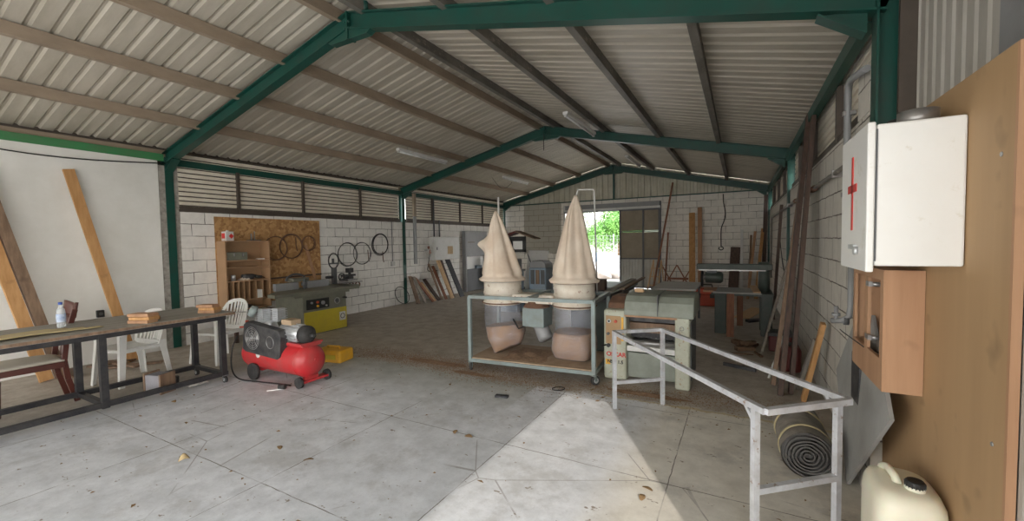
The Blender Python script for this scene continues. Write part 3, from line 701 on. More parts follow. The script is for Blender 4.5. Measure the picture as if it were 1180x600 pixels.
for k in range(4): MB().torus((.12, 6.33 + .18 * k, .68), .062, .016, (1, 0, 0), 20, 6).build('cutter_disc', 'rust', t)

# conduits, channel and electrics on the left wall
t = thing('wall_conduit', 'thin grey conduit running down white blocks to a socket', 'conduit', (.02, 8.15, 1.0))
MB().tube((.02, 8.12, 1.15), (.02, 8.12, 2.2), .012, n=8).build('pipe', 'mgrey', t); MB().bb((0, 8.06, 1.04), (.05, 8.18, 1.16)).build('socket_box', 'lgrey', t, bevel=.006)
t = thing('hanging_channel', 'long brown and grey channel hanging beside middle left column', 'channel', (.18, 8.75, 1.06))
MB().channel((.18, 8.82, 1.06), (.18, 8.82, 2.35), .09, .05, (0, 1, 0)).build('lower_channel', 'mgrey', t); MB().channel((.18, 8.82, 2.35), (.18, 8.82, 2.97), .10, .05, (0, 1, 0)).build('upper_channel', 'purlin_b', t)
t = thing('wall_fan', 'small white wall fan left of the electric cabinet', 'fan', (.1, 9.4, 1.3))
MB().tube((0, 9.42, 1.42), (.14, 9.42, 1.42), .03).build('arm', 'lgrey', t)
for r in (.15, .10, .05): MB().torus((.18, 9.42, 1.42), r, .004, (1, -.3, 0), 28, 5).build('guard_ring', 'lgrey', t)
for k in range(4):
    a = k * PI / 2 + .4; MB().beam((.17, 9.42, 1.42), (.17 + .0, 9.42 + .12 * math.cos(a), 1.42 + .12 * math.sin(a)), .07, .006, (.3, 1, 0) if k % 2 else (.3, 0, 1)).build('blade', 'redwood' if k % 2 else 'lgrey', t)
t = thing('electric_cabinet', 'white electric cabinet with tan label on left wall', 'cabinet', (.1, 10.2, 1.1))
MB().bb((0, 9.62, 1.12), (.20, 10.85, 1.80)).build('body', 'lgrey', t, bevel=.008); MB().bb((.20, 9.65, 1.14), (.21, 10.82, 1.78)).build('door', 'lgrey', t, bevel=.004)
MB().bb((.211, 10.22, 1.28), (.214, 10.48, 1.52)).build('label_plate', 'copper', t); MB().bb((.21, 9.70, 1.42), (.225, 9.73, 1.50)).build('lock', 'dgrey', t)
for i, y in enumerate((9.80, 10.05)):
    o = MB().tube((.05, y, 1.80), (.05, y, 2.9 if i == 0 else 2.3), .022, n=8).build('cable_conduit', 'dgrey'); tag(o, ['taller dark conduit entering white electric cabinet from above', 'shorter dark conduit entering white electric cabinet from above'][i], 'conduit', 'conduits above the electric cabinet')
o = MB().path(smooth([(.04, 9.6, 1.3), (.05, 9.5, 1.0), (.05, 9.5, .82), (.05, 9.9, .80)]), .012, 6).build('loose_cable', 'wire'); tag(o, 'dark loose cable curving below the wall fan', 'cable')
# leaning timber on left wall
LN = [((.42, 8.62, 0), (.05, 8.72, .72), .12, .03, 'oldwood', 'short brown board leaning first past middle left column'),
      ((.50, 8.82, 0), (.05, 8.86, .70), .10, .03, 'greywood', 'short grey board leaning beside middle left column'),
      ((.55, 9.08, 0), (.06, 8.92, .66), .08, .03, 'redwood', 'short slanting reddish board in the low leaning group'),
      ((.50, 9.22, 0), (.06, 9.15, .52), .10, .02, 'pine_pale', 'lowest pale board in the low leaning group'),
      ((.52, 9.38, 0), (.06, 9.28, .60), .12, .03, 'darkwood', 'dark wide short board at right of low leaning group'),
      ((.50, 9.52, 0), (.06, 9.50, 1.02), .07, .03, 'oldwood', 'narrow brown lath leaning under the electric cabinet'),
      ((.55, 9.66, 0), (.06, 9.68, .95), .10, .03, 'redwood', 'reddish board leaning under the electric cabinet'),
      ((.62, 9.86, 0), (.08, 9.86, 1.20), .13, .05, 'pine_pale', 'pale thick plank leaning on the electric cabinet wall'),
      ((.55, 10.0, 0), (.06, 10.06, 1.1), .12, .04, 'darkwood', 'dark board leaning behind the pale thick plank'),
      ((.66, 10.3, 0), (.08, 10.30, 1.22), .20, .04, 'blackwood', 'wide charcoal board leaning under the electric cabinet')]
for a, b, w, th, m, lab in LN: plank('leaning_board', lab, a, b, w, th, (0, 1, 0), m, 'board', 'boards leaning on far left wall')
# tall metal cabinets
t = thing('metal_cabinet', 'tall dark grey metal cabinet with open pale middle bay', 'cabinet', (.4, 11.7, 0))
MB().bb((.02, 11.25, 0), (.16, 11.30, 2.0)).build('side_panel', 'mgrey', t); MB().bb((.02, 12.50, 0), (.16, 12.55, 2.0)).build('side_panel', 'mgrey', t)
MB().bb((.02, 11.3, 1.16), (.17, 12.5, 2.0)).build('upper_box', 'mgrey', t, bevel=.006)
p = t.children[-1]; MB().bb((.171, 11.36, 1.62), (.173, 11.75, 1.64)).build('red_label', 'darkred', p)
MB().bb((.02, 11.3, .02), (.17, 12.5, .74)).build('lower_box', 'dgrey', t, bevel=.006); MB().bb((.02, 11.3, .74), (.05, 12.5, 1.16)).build('back_panel', 'white', t)
MB().bb((.17, 12.30, .2), (.62, 12.34, 1.12)).build('open_door', 'mgrey', t, bevel=.004)
MB().bb((.06, 11.9, .74), (.16, 12.2, .84)).build('inside_tray', 'bluepaint', t)
plank('floor_offcut', 'reddish offcut lying on floor before the metal cabinet', (.7, 10.6, .02), (.9, 11.2, .02), .12, .03, (1, 0, 0), 'redwood')

# ================================================================== WORKBENCH
bx0, bx1, by0, by1, bt = 1.68, 2.66, -.6, 2.80, .83
t = thing('workbench', 'long wheeled workbench with dusty wooden top and black steel frame', 'workbench', (2.25, 1.1, 0))
MB().bb((bx0, by0, bt - .035), (bx1, by1, bt)).build('tabletop', 'worktop', t, bevel=.004)
MB().bb((bx1, by0, bt - .03), (bx1 + .012, by1, bt - .004)).build('edge_strip', 'oldwood', t)
fr = MB(); sd = (0, 0, 1)
for x in (1.96, 2.60):
    fr.beam((x, by0 + .1, bt - .06), (x, 2.72, bt - .06), .05, .05, sd)
for y in (-.4, .55, 1.62, 2.68): fr.beam((1.96, y, bt - .06), (2.6, y, bt - .06), .045, .045, sd)
fr.build('upper_frame', 'blacksteel', t)
for x in (1.96, 2.60):
    for y in (-.4, .55, 1.62, 2.68): MB().bb((x - .028, y - .028, .07), (x + .028, y + .028, bt - .06)).build('leg', 'blacksteel', t)
lf = MB()
for x in (1.96, 2.60): lf.beam((x, by0 + .1, .105), (x, 2.72, .105), .05, .05, sd)
for y in (-.4, .55, 1.62, 2.68): lf.beam((1.96, y, .105), (2.6, y, .105), .045, .045, sd)
lf.build('lower_frame', 'blacksteel', t)
def caster(t, x, y, z, r=.04, m='steel', yaw=0):
    d = V((math.cos(yaw), math.sin(yaw), 0)); n = V((-d.y, d.x, 0)); P = V((x, y, 0))
    c = P + d * .02
    o = MB().tube(c - n * .014 + V((0, 0, r)), c + n * .014 + V((0, 0, r)), r).build('caster', 'rubber', t)
    MB().tube(c - n * .016 + V((0, 0, r)), c + n * .016 + V((0, 0, r)), r * .55).build('wheel_hub', 'alu', o)
    f = MB()
    for s in (-1, 1): f.beam(P + n * s * .02 + V((0, 0, z)), c + n * s * .02 + V((0, 0, r * .9)), .03, .004, d)
    f.box((x, y, z - .003), (.06, .06, .008)); f.build('fork', m, o)
for x, y in ((2.6, 2.68), (1.96, 2.68), (2.6, .55), (1.96, .55)): caster(t, x, y, .085, .038)
# things on and under the bench
t = thing('water_bottle', 'clear plastic water bottle with blue cap on the bench', 'bottle', (2.04, 1.5, bt))
MB().lathe((2.04, 1.5, bt), [(0, .0), (.030, 0), (.034, .01), (.033, .05), (.034, .15), (.030, .18), (.014, .215), (.013, .232), (0, .232)]).build('body', 'bottle', t)
MB().lathe((2.04, 1.5, bt), [(.0345, .055), (.0352, .06), (.0352, .13), (.0345, .135)]).build('label', 'label', t)
MB().lathe((2.04, 1.5, bt), [(0, .228), (.016, .228), (.016, .252), (0, .252)]).build('cap', 'blue', t)
def wood_stack(cx, cy, z, rot, n, L, Wd, lab, cols):
    for k in range(n):
        T = Matrix.Translation((cx + random.uniform(-.012, .012), cy + random.uniform(-.012, .012), z + k * .034)) @ Rz(rot + random.uniform(-.12, .12))
        o = MB(T).bb((-L / 2, -Wd / 2, 0), (L / 2, Wd / 2, .031)).build('wood_block', cols[k % len(cols)], bevel=.002)
        tag(o, lab % ['at the bottom', 'in the middle', 'on top', 'at the very top'][k if n > 3 or k < n - 1 else 2], 'wood block', 'cut wood blocks on the bench')
wood_stack(2.52, 1.98, bt, .5, 3, .22, .12, 'orange wood offcut in stack near bench middle, %s', ['boxwood', 'pine'])
wood_stack(2.36, 2.08, bt, 1.1, 2, .17, .09, 'pale wood offcut beside the middle bench stack, %s', ['pine', 'boxwood'])
wood_stack(2.46, 2.62, bt, .4, 3, .20, .11, 'orange wood offcut in stack at right bench end, %s', ['boxwood', 'pine'])
for k in range(4):
    y0 = .45 + .09 * k; mb = MB()
    mb.grid(lambda u, v, k=k: (2.10 + .10 * k + .10 * v + .02 * math.sin(4 * u + k), y0 + .95 * u, bt + .006 + .004 * k + .003 * math.sin(9 * u + k)), 20, 3)
    o = mb.build('veneer_strip', 'veneer', solid=.003); tag(o, 'yellowish thin wood strip lying along the bench, %s' % ['farthest from its front edge', 'second from the rear', 'second from the front', 'nearest its front edge'][k], 'wood strip', 'thin wood strips on the bench')
t = thing('storage_box', 'small grey worn box standing on the bench lower frame', 'box', (2.30, 2.17, 0))
MB(Matrix.Translation((2.30, 2.17, 0)) @ Rz(.35)).bb((-.10, -.08, .0), (.10, .08, .21)).build('body', 'greybox', t, bevel=.006)
MB(Matrix.Translation((2.30, 2.17, 0)) @ Rz(.35)).bb((-.11, -.088, .0), (-.09, .088, .23)).bb((.09, -.088, .0), (.11, .088, .22)).build('side_frame', 'oldwood', t)
o = MB().grid(lambda u, v: (2.25 + .22 * u, 2.38 + .2 * v, .012 + .07 * abs(noise.noise(V((u * 4, v * 4, 1))))), 18, 14).build('rag', 'rag', solid=.004); tag(o, 'crumpled pale rag on floor beside the grey box', 'rag')
o = MB().lathe((2.2, 2.34, 0), [(0, 0), (.05, 0), (.055, .1), (.05, .11), (0, .11)]).build('dark_tin', 'guard'); tag(o, 'small dark tin beside the grey box under bench', 'tin')

# ================================================================== CHAIRS
def mono_chair(loc, rz, lab):
    T = Matrix.Translation(loc) @ Rz(rz)
    t = thing('plastic_chair', lab, 'chair', loc, 'white plastic chairs behind the bench')
    # faces local -y
    def seat(u, v):
        x = (u - .5) * .44; y = (v - .5) * .44; return (x * (1 - .08 * v), y, .425 - .02 * math.sin(PI * u) * math.sin(PI * v) - (.02 * (1 - v) ** 6) + (.02 if abs(u - .5) > .46 else 0) - .01 * v)
    MB(T).grid(seat, 15, 13).build('seat', 'plastic', t, solid=.008)
    MB(T).bb((-.215, -.225, .385), (.215, -.215, .42)).bb((-.22, -.215, .385), (-.21, .2, .42)).bb((.21, -.215, .385), (.22, .2, .42)).build('seat_rim', 'plastic', t, bevel=.003)
    for sx in (-1, 1):
        for sy, zt in ((-1, .64), (1, .42)):
            a = V((sx * .21, sy * .20, zt if sy < 0 else .46)); b = V((sx * .25, sy * .26, 0)); m = MB(T)
            m.beam(a, b, .075, .010, (0, 1, 0), .05, .008); m.beam(a + V((-sx * .02, sy * .032, 0)), b + V((-sx * .015, sy * .022, 0)), .010, .05, (0, 1, 0), .008, .035)
            m.build('leg', 'plastic', t)
        MB(T).grid(lambda u, v: (sx * (.225 + .035 * math.sin(PI * u) + (v - .5) * .05), -.24 + .46 * u, .645 + .03 * math.sin(PI * u * .9) - (.05 * (1 - u) ** 4)), 12, 4).build('armrest', 'plastic', t, solid=.012)
    # back: outer frame with slats
    def bk(x, z): return (x, .20 + (z - .43) * .28 - .04 * (abs(x) / .22) ** 2 + .0, z)
    pts = [bk(-.20, .42), bk(-.215, .55), bk(-.215, .68), bk(-.17, .77), bk(-.09, .805), bk(0, .815), bk(.09, .805), bk(.17, .77), bk(.215, .68), bk(.215, .55), bk(.20, .42)]
    fr = MB(T)
    for p, q in zip(pts, pts[1:]): fr.beam(p, q, .012, .05, (0, 1, 0))
    fr.build('back_frame', 'plastic', t, bevel=.003)
    MB(T).beam(bk(-.21, .44), bk(.21, .44), .012, .06, (0, 1, 0)).build('lower_rail', 'plastic', t)
    for k in range(7):
        x = -.15 + .05 * k; top = .80 - .9 * x * x
        MB(T).beam(bk(x, .45), bk(x * 1.12, top - .01), .03, .008, (1, 0, 0)).build('back_slat', 'plastic', t)
    return t
mono_chair((1.48, 3.23, 0), .22, 'white plastic chair behind the right end of the bench')
mono_chair((1.47, 2.23, 0), .20, 'white plastic chair tucked behind middle of the bench')
# mahogany dining chair
T = Matrix.Translation((1.58, 1.36, 0)) @ Rz(math.radians(-4))
t = thing('dining_chair', 'dark red wooden dining chair with cream seat behind the bench', 'chair', (1.58, 1.36, 0))
# faces local -y
MB(T).grid(lambda u, v: ((u - .5) * (.50 - .06 * v), (v - .5) * .48 - .02, .455 + .035 * (math.sin(PI * u) * math.sin(PI * v)) ** .5), 15, 15).build('seat', 'seatcloth', t, solid=.02)
MB(T).bb((-.24, -.26, .385), (.24, -.235, .445)).bb((-.235, -.24, .385), (-.21, .22, .445)).bb((.21, -.24, .385), (.235, .22, .445)).bb((-.22, .2, .385), (.22, .225, .445)).build('seat_frame', 'chairwood', t, bevel=.004)
for sx in (-1, 1):
    MB(T).lathe((sx * .215, -.235, 0), [(0, 0), (.014, 0), (.019, .06), (.015, .08), (.024, .30), (.028, .34), (.02, .36), (.026, .39), (.026, .44), (0, .44)], 14).build('leg', 'chairwood', t)
    l = MB(T); pts = [(sx * .20, .30, 0), (sx * .20, .24, .25), (sx * .20, .22, .45), (sx * .195, .25, .70), (sx * .20, .32, .97)]
    for p, q in zip(pts, pts[1:]): l.beam(p, q, .045, .03, (0, 1, 0))
    l.build('leg', 'chairwood', t, bevel=.004)
MB(T).grid(lambda u, v: ((u - .5) * (.38 + .06 * v), .315 + .02 * v + .03 * math.sin(PI * u), .88 + .13 * v + .035 * abs(u - .5) * 2 * v), 15, 6).build('crest_rail', 'chairwood', t, solid=.025)
MB(T).grid(lambda u, v: ((u - .5) * (.16 + .05 * v), .24 + .08 * v, .47 + .42 * v), 7, 8).build('back_splat', 'chairwood', t, solid=.015)

# ================================================================== AIR COMPRESSOR
TCO = Matrix.Translation((.08, 0, 0)); TGD = Matrix.Translation((.24, .05, 0))
t = thing('air_compressor', 'dusty red wheeled air compressor with black belt guard', 'compressor', (3.05, 3.08, 0))
cy, cz, r = 3.08, .285, .19
MB(TCO).lathe((2.42, cy, cz), [(0, 0), (.06, .003), (.12, .018), (.165, .05), (.186, .09), (r, .13), (r, 1.10), (.186, 1.14), (.165, 1.18), (.12, 1.212), (.06, 1.228), (0, 1.232)], 36, (1, 0, 0)).build('tank', 'red', t)
tk = t.children[-1]
for xs_ in (2.55, 3.52): MB(TCO).torus((xs_, cy, cz), r + .001, .004, (1, 0, 0), 40, 5).build('weld_seam', 'red', tk)
MB(TCO).tube((3.65, cy - .0, cz + .02), (3.675, cy, cz + .02), .02, n=6).build('end_plug', 'red', tk)
MB(TCO).tube((2.86, cy - r * .97, cz + .03), (2.86, cy - r * 1.02, cz + .03), .035, n=20).build('round_sticker', 'lgrey', tk)
MB(TCO).bb((2.55, cy - .12, cz + .17), (3.60, cy + .12, cz + .20)).build('top_plate', 'red', t, bevel=.004)
MB(TCO).bb((3.35, cy - .14, cz + .195), (3.60, cy + .14, cz + .215)).build('motor_foot', 'red', t)
g = MB(TGD); g.prism([(2.40, .36), (2.44, .66), (2.50, .70), (3.12, .64), (3.16, .56), (3.13, .33), (3.08, .30), (2.46, .33)], 'y', 2.83, 2.93)
g.build('belt_guard', 'guard', t, bevel=.012)
gd = t.children[-1]
for R in (.135, .115, .09, .06, .03): MB(TGD).torus((2.62, 2.826, .51), R, .004, (0, 1, 0), 30, 5).build('guard_ring', 'steel', gd)
for k in range(8):
    a = k * PI / 4; MB(TGD).tube((2.62, 2.828, .51), (2.62 + .135 * math.cos(a), 2.828, .51 + .135 * math.sin(a)), .004, n=5).build('guard_spoke', 'steel', gd)
MB(TGD).torus((2.97, 2.827, .49), .07, .004, (0, 1, 0), 24, 5).build('guard_ring', 'steel', gd)
MB(TCO).lathe((2.80, 3.08, .48), [(0, 0), (.10, 0), (.11, .10), (.085, .17), (.085, .22), (0, .22)], 20).build('crankcase', 'alu', t)
h = MB(TCO)
for s, dx in ((-1, -.02), (1, .12)):
    for k in range(7): h.box((2.80 + dx, 3.08 + s * .05, .70 + .022 * k), (.15, .13, .010))
    h.box((2.80 + dx, 3.08 + s * .05, .765), (.11, .10, .16))
h.build('cylinder_head', 'alu', t, bevel=.003)
MB(TCO).lathe((2.70, 2.98, .80), [(0, 0), (.07, 0), (.075, .03), (.06, .07), (0, .08)], 20, (-.3, -.5, .3)).build('air_filter', 'bluegrey', t)
m = MB(TCO); m.lathe((3.14, 3.06, .585), [(0, 0), (.10, 0), (.10, .34), (.085, .36), (0, .36)], 24, (1, 0, 0))
for k in range(16):
    a = 2 * PI * k / 16; m.beam((3.18, 3.06 + .103 * math.cos(a), .585 + .103 * math.sin(a)), (3.46, 3.06 + .103 * math.cos(a), .585 + .103 * math.sin(a)), .006, .02, (0, math.sin(a), -math.cos(a)))
m.build('motor', 'alu', t)
MB(TCO).lathe((3.50, 3.06, .585), [(0, 0), (.105, 0), (.105, .06), (.08, .09), (.03, .10), (0, .10)], 24, (1, 0, 0)).tube((3.60, 3.06, .585), (3.68, 3.06, .585), .02).build('fan_cover', 'rubber', t)
MB(TCO).bb((3.18, 2.99, .685), (3.36, 3.12, .745)).build('junction_box', 'cardboard', t, bevel=.006)
MB(TCO).bb((3.28, 2.98, cz + .2), (3.55, 3.14, .50)).build('motor_base', 'alu', t)
for y in (2.90, 3.26):
    o = MB(TCO).tube((2.74, y - .02, .10), (2.74, y + .02, .10), .10, n=28).build('wheel', 'rubber', t); MB(TCO).tube((2.74, y - .023, .10), (2.74, y + .023, .10), .055, n=20).build('wheel_hub', 'blacksteel', o)
    o = MB(TCO).tube((3.55, y + .02, .062), (3.55, y + .055, .062), .062, n=24).build('wheel', 'rubber', t); MB(TCO).tube((3.55, y + .015, .062), (3.55, y + .06, .062), .03, n=16).build('wheel_hub', 'blacksteel', o)
MB(TCO).tube((2.74, 2.88, .10), (2.74, 3.28, .10), .012).bb((2.70, 2.98, .09), (2.78, 3.18, .15)).build('axle_bracket', 'red', t)
MB(TCO).bb((3.50, 2.93, .05), (3.60, 3.30, .075)).bb((3.52, 3.0, .07), (3.58, 3.16, .12)).build('axle_bracket', 'red', t)
MB(TCO).path(smooth([(2.43, 2.9, .5), (2.38, 2.86, .35), (2.42, 2.82, .12), (2.6, 2.80, .02), (2.9, 2.84, .015), (3.2, 2.9, .015), (3.42, 2.92, .02)]), .008, 8).build('power_cord', 'wire', t)
MB(TCO).tube((3.36, 2.82, .03), (3.43, 2.85, .03), .028, n=12).build('plug', 'rubber', t)
MB(TCO).tube((2.36, 3.06, .50), (2.36, 3.06, .66), .02).tube((2.36, 3.06, .58), (2.30, 3.0, .58), .012).build('valve', 'orange', t)
o = MB(TCO).beam((3.30, 2.72, .004), (3.42, 2.86, .004), .008, .006, (0, 0, 1)).build('white_stick', 'white'); tag(o, 'thin white stick on floor in front of red compressor', 'stick')
# yellow case behind the compressor
t = thing('yellow_case', 'yellow plastic case lying on floor behind the red compressor', 'case', (3.0, 3.9, 0))
MB(Matrix.Translation((3.0, 3.9, 0)) @ Rz(.2)).bb((-.22, -.14, 0), (.22, .14, .17)).build('body', 'yellowp', t, bevel=.025)
MB(Matrix.Translation((3.0, 3.9, 0)) @ Rz(.2)).bb((-.14, -.147, .05), (.14, -.138, .11)).build('side_recess', 'yellow', t, bevel=.004)
MB(Matrix.Translation((3.0, 3.9, 0)) @ Rz(.2)).path([(-.1, 0, .16), (-.1, 0, .2), (.1, 0, .2), (.1, 0, .16)], .012).build('handle', 'yellowp', t)

# ================================================================== DUST COLLECTOR ON ITS TROLLEY
t = thing('trolley', 'blue grey steel trolley frame on castors carrying the dust collector', 'trolley', (5.75, 4.8, 0))
FL, FR, BR, BL = V((5.0, 4.34, 0)), V((6.56, 4.46, 0)), V((6.50, 5.28, 0)), V((4.94, 5.16, 0))
def up(p, z): return V((p.x, p.y, z))
MB().prism([(p.x, p.y) for p in (FL, FR, BR, BL)], 'z', .150, .168).build('deck', 'deckboard', t)
a = MB(); b = MB()
for p, q in ((FL, FR), (FR, BR), (BR, BL), (BL, FL)):
    a.beam(up(p, .135), up(q, .135), .04, .04, (0, 0, 1)); b.beam(up(p, .93), up(q, .93), .04, .04, (0, 0, 1))
a.build('lower_frame', 'bluegrey', t); b.build('upper_frame', 'bluegrey', t)
for p in (FL, FR, BR, BL): MB().bb((p.x - .021, p.y - .021, .12), (p.x + .021, p.y + .021, .93)).build('post', 'bluegrey', t)
MB().beam(up((FL + FR) / 2, .935), up((BL + BR) / 2, .935), .04, .04, (0, 0, 1)).build('cross_bar', 'bluegrey', t)
for p, w in ((FL, 2.0), (FR, .9), (BR, .4), (BL, .2)): caster(t, p.x, p.y, .115, .055, 'bluegrey', w)

def fold_cone(cx, cy, z0, z1, R, name, lab, tilt=(0, 0), elbow=False, ph=0.0):
    def fn(u, v):
        a = 2 * PI * u; z = z0 + (z1 - z0) * v
        rr = R * (1 - v) ** .85 + .035 * min(1, (1 - v) * 3 + .4)
        rr *= 1 + .10 * math.sin(5 * a + ph + 2 * v) * min(1, v * 5) + .06 * math.sin(9 * a + 3 * v + ph) * min(1, v * 6) + .03 * noise.noise(V((math.cos(a) * 2, math.sin(a) * 2, v * 6 + ph)))
        rr *= 1 + .10 * math.exp(-((v - .02) / .022) ** 2) * (1 + .4 * math.sin(11 * a + ph)) - .05 * math.exp(-((v - .07) / .02) ** 2)
        rr *= 1 - .07 * abs(math.sin(3.5 * a + ph + .8 * v)) ** .5 * min(1, v * 4)
        e = 0
        if elbow: e = .14 * math.exp(-((v - .52) / .08) ** 2) * max(0, math.cos(a - PI * 1.08)) ** 4
        return (cx + tilt[0] * v + (rr + e) * math.cos(a), cy + tilt[1] * v + (rr + e * .5) * math.sin(a), z + (.0 if not elbow else .06 * e))
    return fn
t = thing('dust_collector', 'two bag dust collector with canvas cones, cream drums and polythene bags', 'dust collector', (5.7, 4.85, .168))
for i, (cx, cyy, apex, tilt) in enumerate(((5.19, 4.85, 2.02, (-.10, .02)), (6.18, 4.90, 2.16, (.02, .02)))):
    c = MB(); c.grid(fold_cone(cx, cyy, 1.10, apex, .25, 'c', '', tilt, i == 0, i * 2.1), 72, 40, True)
    c.build('filter_bag', 'canvas', t, solid=.004)
    if i == 0:
        o = t.children[-1]
    MB().lathe((cx, cyy, 0), [(.245, 1.12), (.262, 1.12), (.262, 1.09), (.250, 1.085), (.250, .96), (.262, .95), (.262, .93), (.250, .92), (.250, .84), (.264, .83), (.264, .80), (.245, .79)], 40).build('drum', 'cream', t)
    MB().torus((cx, cyy, 1.10), .268, .010, (0, 0, 1), 44, 6).build('clamp_band', 'steel' if i == 0 else 'rust', t)
    MB().torus((cx, cyy, .815), .270, .008, (0, 0, 1), 44, 6).build('clamp_band', 'rust', t)
# lower polythene bags
def sq(a, R, p):  # superellipse radius
    return R / (abs(math.cos(a)) ** p + abs(math.sin(a)) ** p) ** (1 / p)
def bagL(u, v, k=1.0):
    a = 2 * PI * u; z = .80 - .60 * v; q = min(1, max(0, (v - .3) / .5)); rr = sq(a - .5 * q, .24 * (1 + .04 * q), 2 + 2.0 * q) * (1 - .30 * max(0, v - .7) / .3) * k
    rr *= 1 + .04 * math.sin(7 * a + 4 * v) * (1 - v) + .03 * noise.noise(V((math.cos(a) * 3, math.sin(a) * 3, v * 5)))
    return (5.19 + .10 * q + rr * math.cos(a), 4.85 - .06 * q + rr * math.sin(a), z + .10 * q * math.cos(a + .2) * 1.0)
def bagR(u, v, k=1.0):
    a = 2 * PI * u; z = .80 - .62 * v; q = min(1, max(0, (v - .35) / .4)); rr = sq(a, .245 * (1 + .03 * q), 2 + 2.5 * q) * (1 - .10 * math.exp(-((v - .45) / .05) ** 2)) * (1 - .12 * max(0, v - .85) / .15) * k
    rr *= 1 + .035 * math.sin(6 * a + 5 * v) * (1 - v) + .02 * noise.noise(V((math.cos(a) * 3, math.sin(a) * 3, v * 5 + 9)))
    return (6.18 + rr * math.cos(a), 4.90 + rr * math.sin(a), z)
for i, fn in enumerate((bagL, bagR)):
    c = MB(); c.grid(lambda u, v: fn(u, v), 48, 30, True)
    nb = 48 * 29; c.f.append([nb + k for k in range(48)]); c.sm.append(True)
    o = c.build('waste_bag', 'bag', t)
    o['label'] = ['slumped polythene bag part full of sawdust', 'upright polythene bag part full of sawdust'][i]
    lo_v = .47 if i == 0 else .50
    d = MB(); d.grid(lambda u, v: fn(u, lo_v + (1 - lo_v) * v * .985, .965), 48, 18, True)
    d.f.append([k for k in range(48)]); d.sm.append(False); n2 = 48 * 17; d.f.append([n2 + k for k in range(48)]); d.sm.append(False)
    d.build('sawdust_fill', 'bagdust', o)
MB().bb((5.40, 4.72, .83), (5.96, 4.98, .94)).build('air_duct', 'cream', t, bevel=.01)
MB().lathe((5.68, 4.86, .77), [(0, 0), (.17, 0), (.17, .015), (.15, .02), (.15, .08), (0, .08)], 30).build('fan_collar', 'rust', t)
MB().bb((5.54, 4.72, .53), (5.84, 5.0, .77)).build('fan_housing', 'bluegrey', t, bevel=.01)
MB().lathe((5.72, 4.86, .56), [(0, 0), (.09, 0), (.095, .02), (.095, .20), (.08, .23), (0, .23)], 24, (.45, -.2, -.75)).build('fan_motor', 'mgrey', t)
MB().path([(5.6, 4.8, .55), (5.5, 4.7, .5), (5.42, 4.7, .62)], .01, 6).build('motor_cable', 'wire', t)
MB().tube((5.03, 5.06, .93), (5.07, 4.98, 2.22), .014, n=8).build('support_rod', 'lgrey', t)
MB().path([(6.20, 4.93, 2.12), (6.20, 5.0, 2.24), (6.37, 5.1, 2.24), (6.38, 5.1, 2.22), (6.40, 5.12, .95)], .010, 8).build('support_rod', 'lgrey', t)
o = MB().grid(lambda u, v: (5.36 + .55 * u + .03 * math.sin(9 * v), 4.45 + .6 * v, .169 + .05 * max(0, noise.noise(V((u * 3, v * 3, 4))) + .25) * math.sin(PI * u) * math.sin(PI * v)), 24, 24).build('sawdust_heap', 'sawdust'); tag(o, 'brown sawdust spilled on trolley deck between the bags', 'sawdust', kind='stuff')

# ================================================================== THICKNESSER
t = thing('thickness_planer', 'pale green thickness planer machine with rounded grey hood', 'machine', (7.05, 5.0, 0))
px0, px1, py0, py1 = 6.60, 7.52, 4.70, 5.30
MB().bb((px0, py0, .02), (6.86, py1, .82)).build('left_housing', 'planer', t, bevel=.03)
MB().bb((7.37, py0, .0), (px1, py1, .79)).build('right_housing', 'planer', t, bevel=.02)
hp = [(4.68, .77), (4.68, .83), (4.71, .92), (4.78, .98), (4.88, 1.0), (5.25, 1.0), (5.32, .94), (5.33, .77)]
MB().prism(hp, 'x', 6.84, 7.56).build('hood', 'planer2', t, bevel=.012)
MB().prism([(4.80, .80), (4.84, .88), (5.0, .94), (5.30, .94), (5.30, .80)], 'x', 6.62, 6.84).build('gear_cover', 'rust', t, bevel=.015)
MB().bb((6.84, 4.70, .75), (7.40, 4.76, .785)).build('hood_edge', 'boxwood', t)
MB().bb((7.195, 4.672, .78), (7.203, 5.2, 1.004)).build('hood_seam', 'dgrey', t)
MB().bb((6.86, 4.76, .06), (7.37, 4.80, .34)).build('lower_panel', 'planer2', t, bevel=.006)
MB().bb((6.86, 4.73, .36), (7.37, 5.28, .42)).build('feed_table', 'lgrey', t, bevel=.004)
MB().bb((6.86, 4.85, .68), (7.37, 5.25, .76)).build('cutter_block', 'guard', t); MB().bb((6.86, 4.88, .55), (7.37, 5.0, .66)).build('wood_guard', 'oldwood', t)
for y in (4.82, 5.12): MB().tube((6.86, y, .445), (7.37, y, .445), .025).build('feed_roller', 'steel', t)
for k in range(9): MB().tube((6.90 + .055 * k, 4.9, .52), (6.90 + .055 * k, 4.93, .52), .035, n=12).build('anti_kickback_finger', 'blacksteel', t)
MB().bb((px0 + .03, py0 - .006, .43), (6.80, py0, .75)).build('control_panel', 'ply', t, bevel=.003)
p = t.children[-1]
MB().tube((6.67, py0 - .006, .69), (6.67, py0 - .02, .69), .022).build('button', 'lgrey', p); MB().tube((6.67, py0 - .02, .69), (6.67, py0 - .026, .69), .012).build('button_cap', 'blackprint', p)
MB().tube((6.745, py0 - .006, .69), (6.745, py0 - .024, .69), .017).build('stop_button', 'orange', p)
MB().tube((6.66, py0 - .006, .545), (6.66, py0 - .03, .545), .016).build('knob', 'dgrey', p)
MB().bb((6.805, py0 - .004, .47), (6.83, py0, .74)).build('yellow_scale', 'yellowp', t)
MB().tube((6.63, py0, .41), (6.60, py0 - .07, .41), .008).tube((6.66, py0 + .01, .41), (6.66, py0 - .02, .41), .022).build('side_knob', 'blackprint', t)
TX = lambda x, z: Matrix.Translation((x, py0 - .003, z)) @ Matrix.Rotation(PI / 2, 4, 'X')
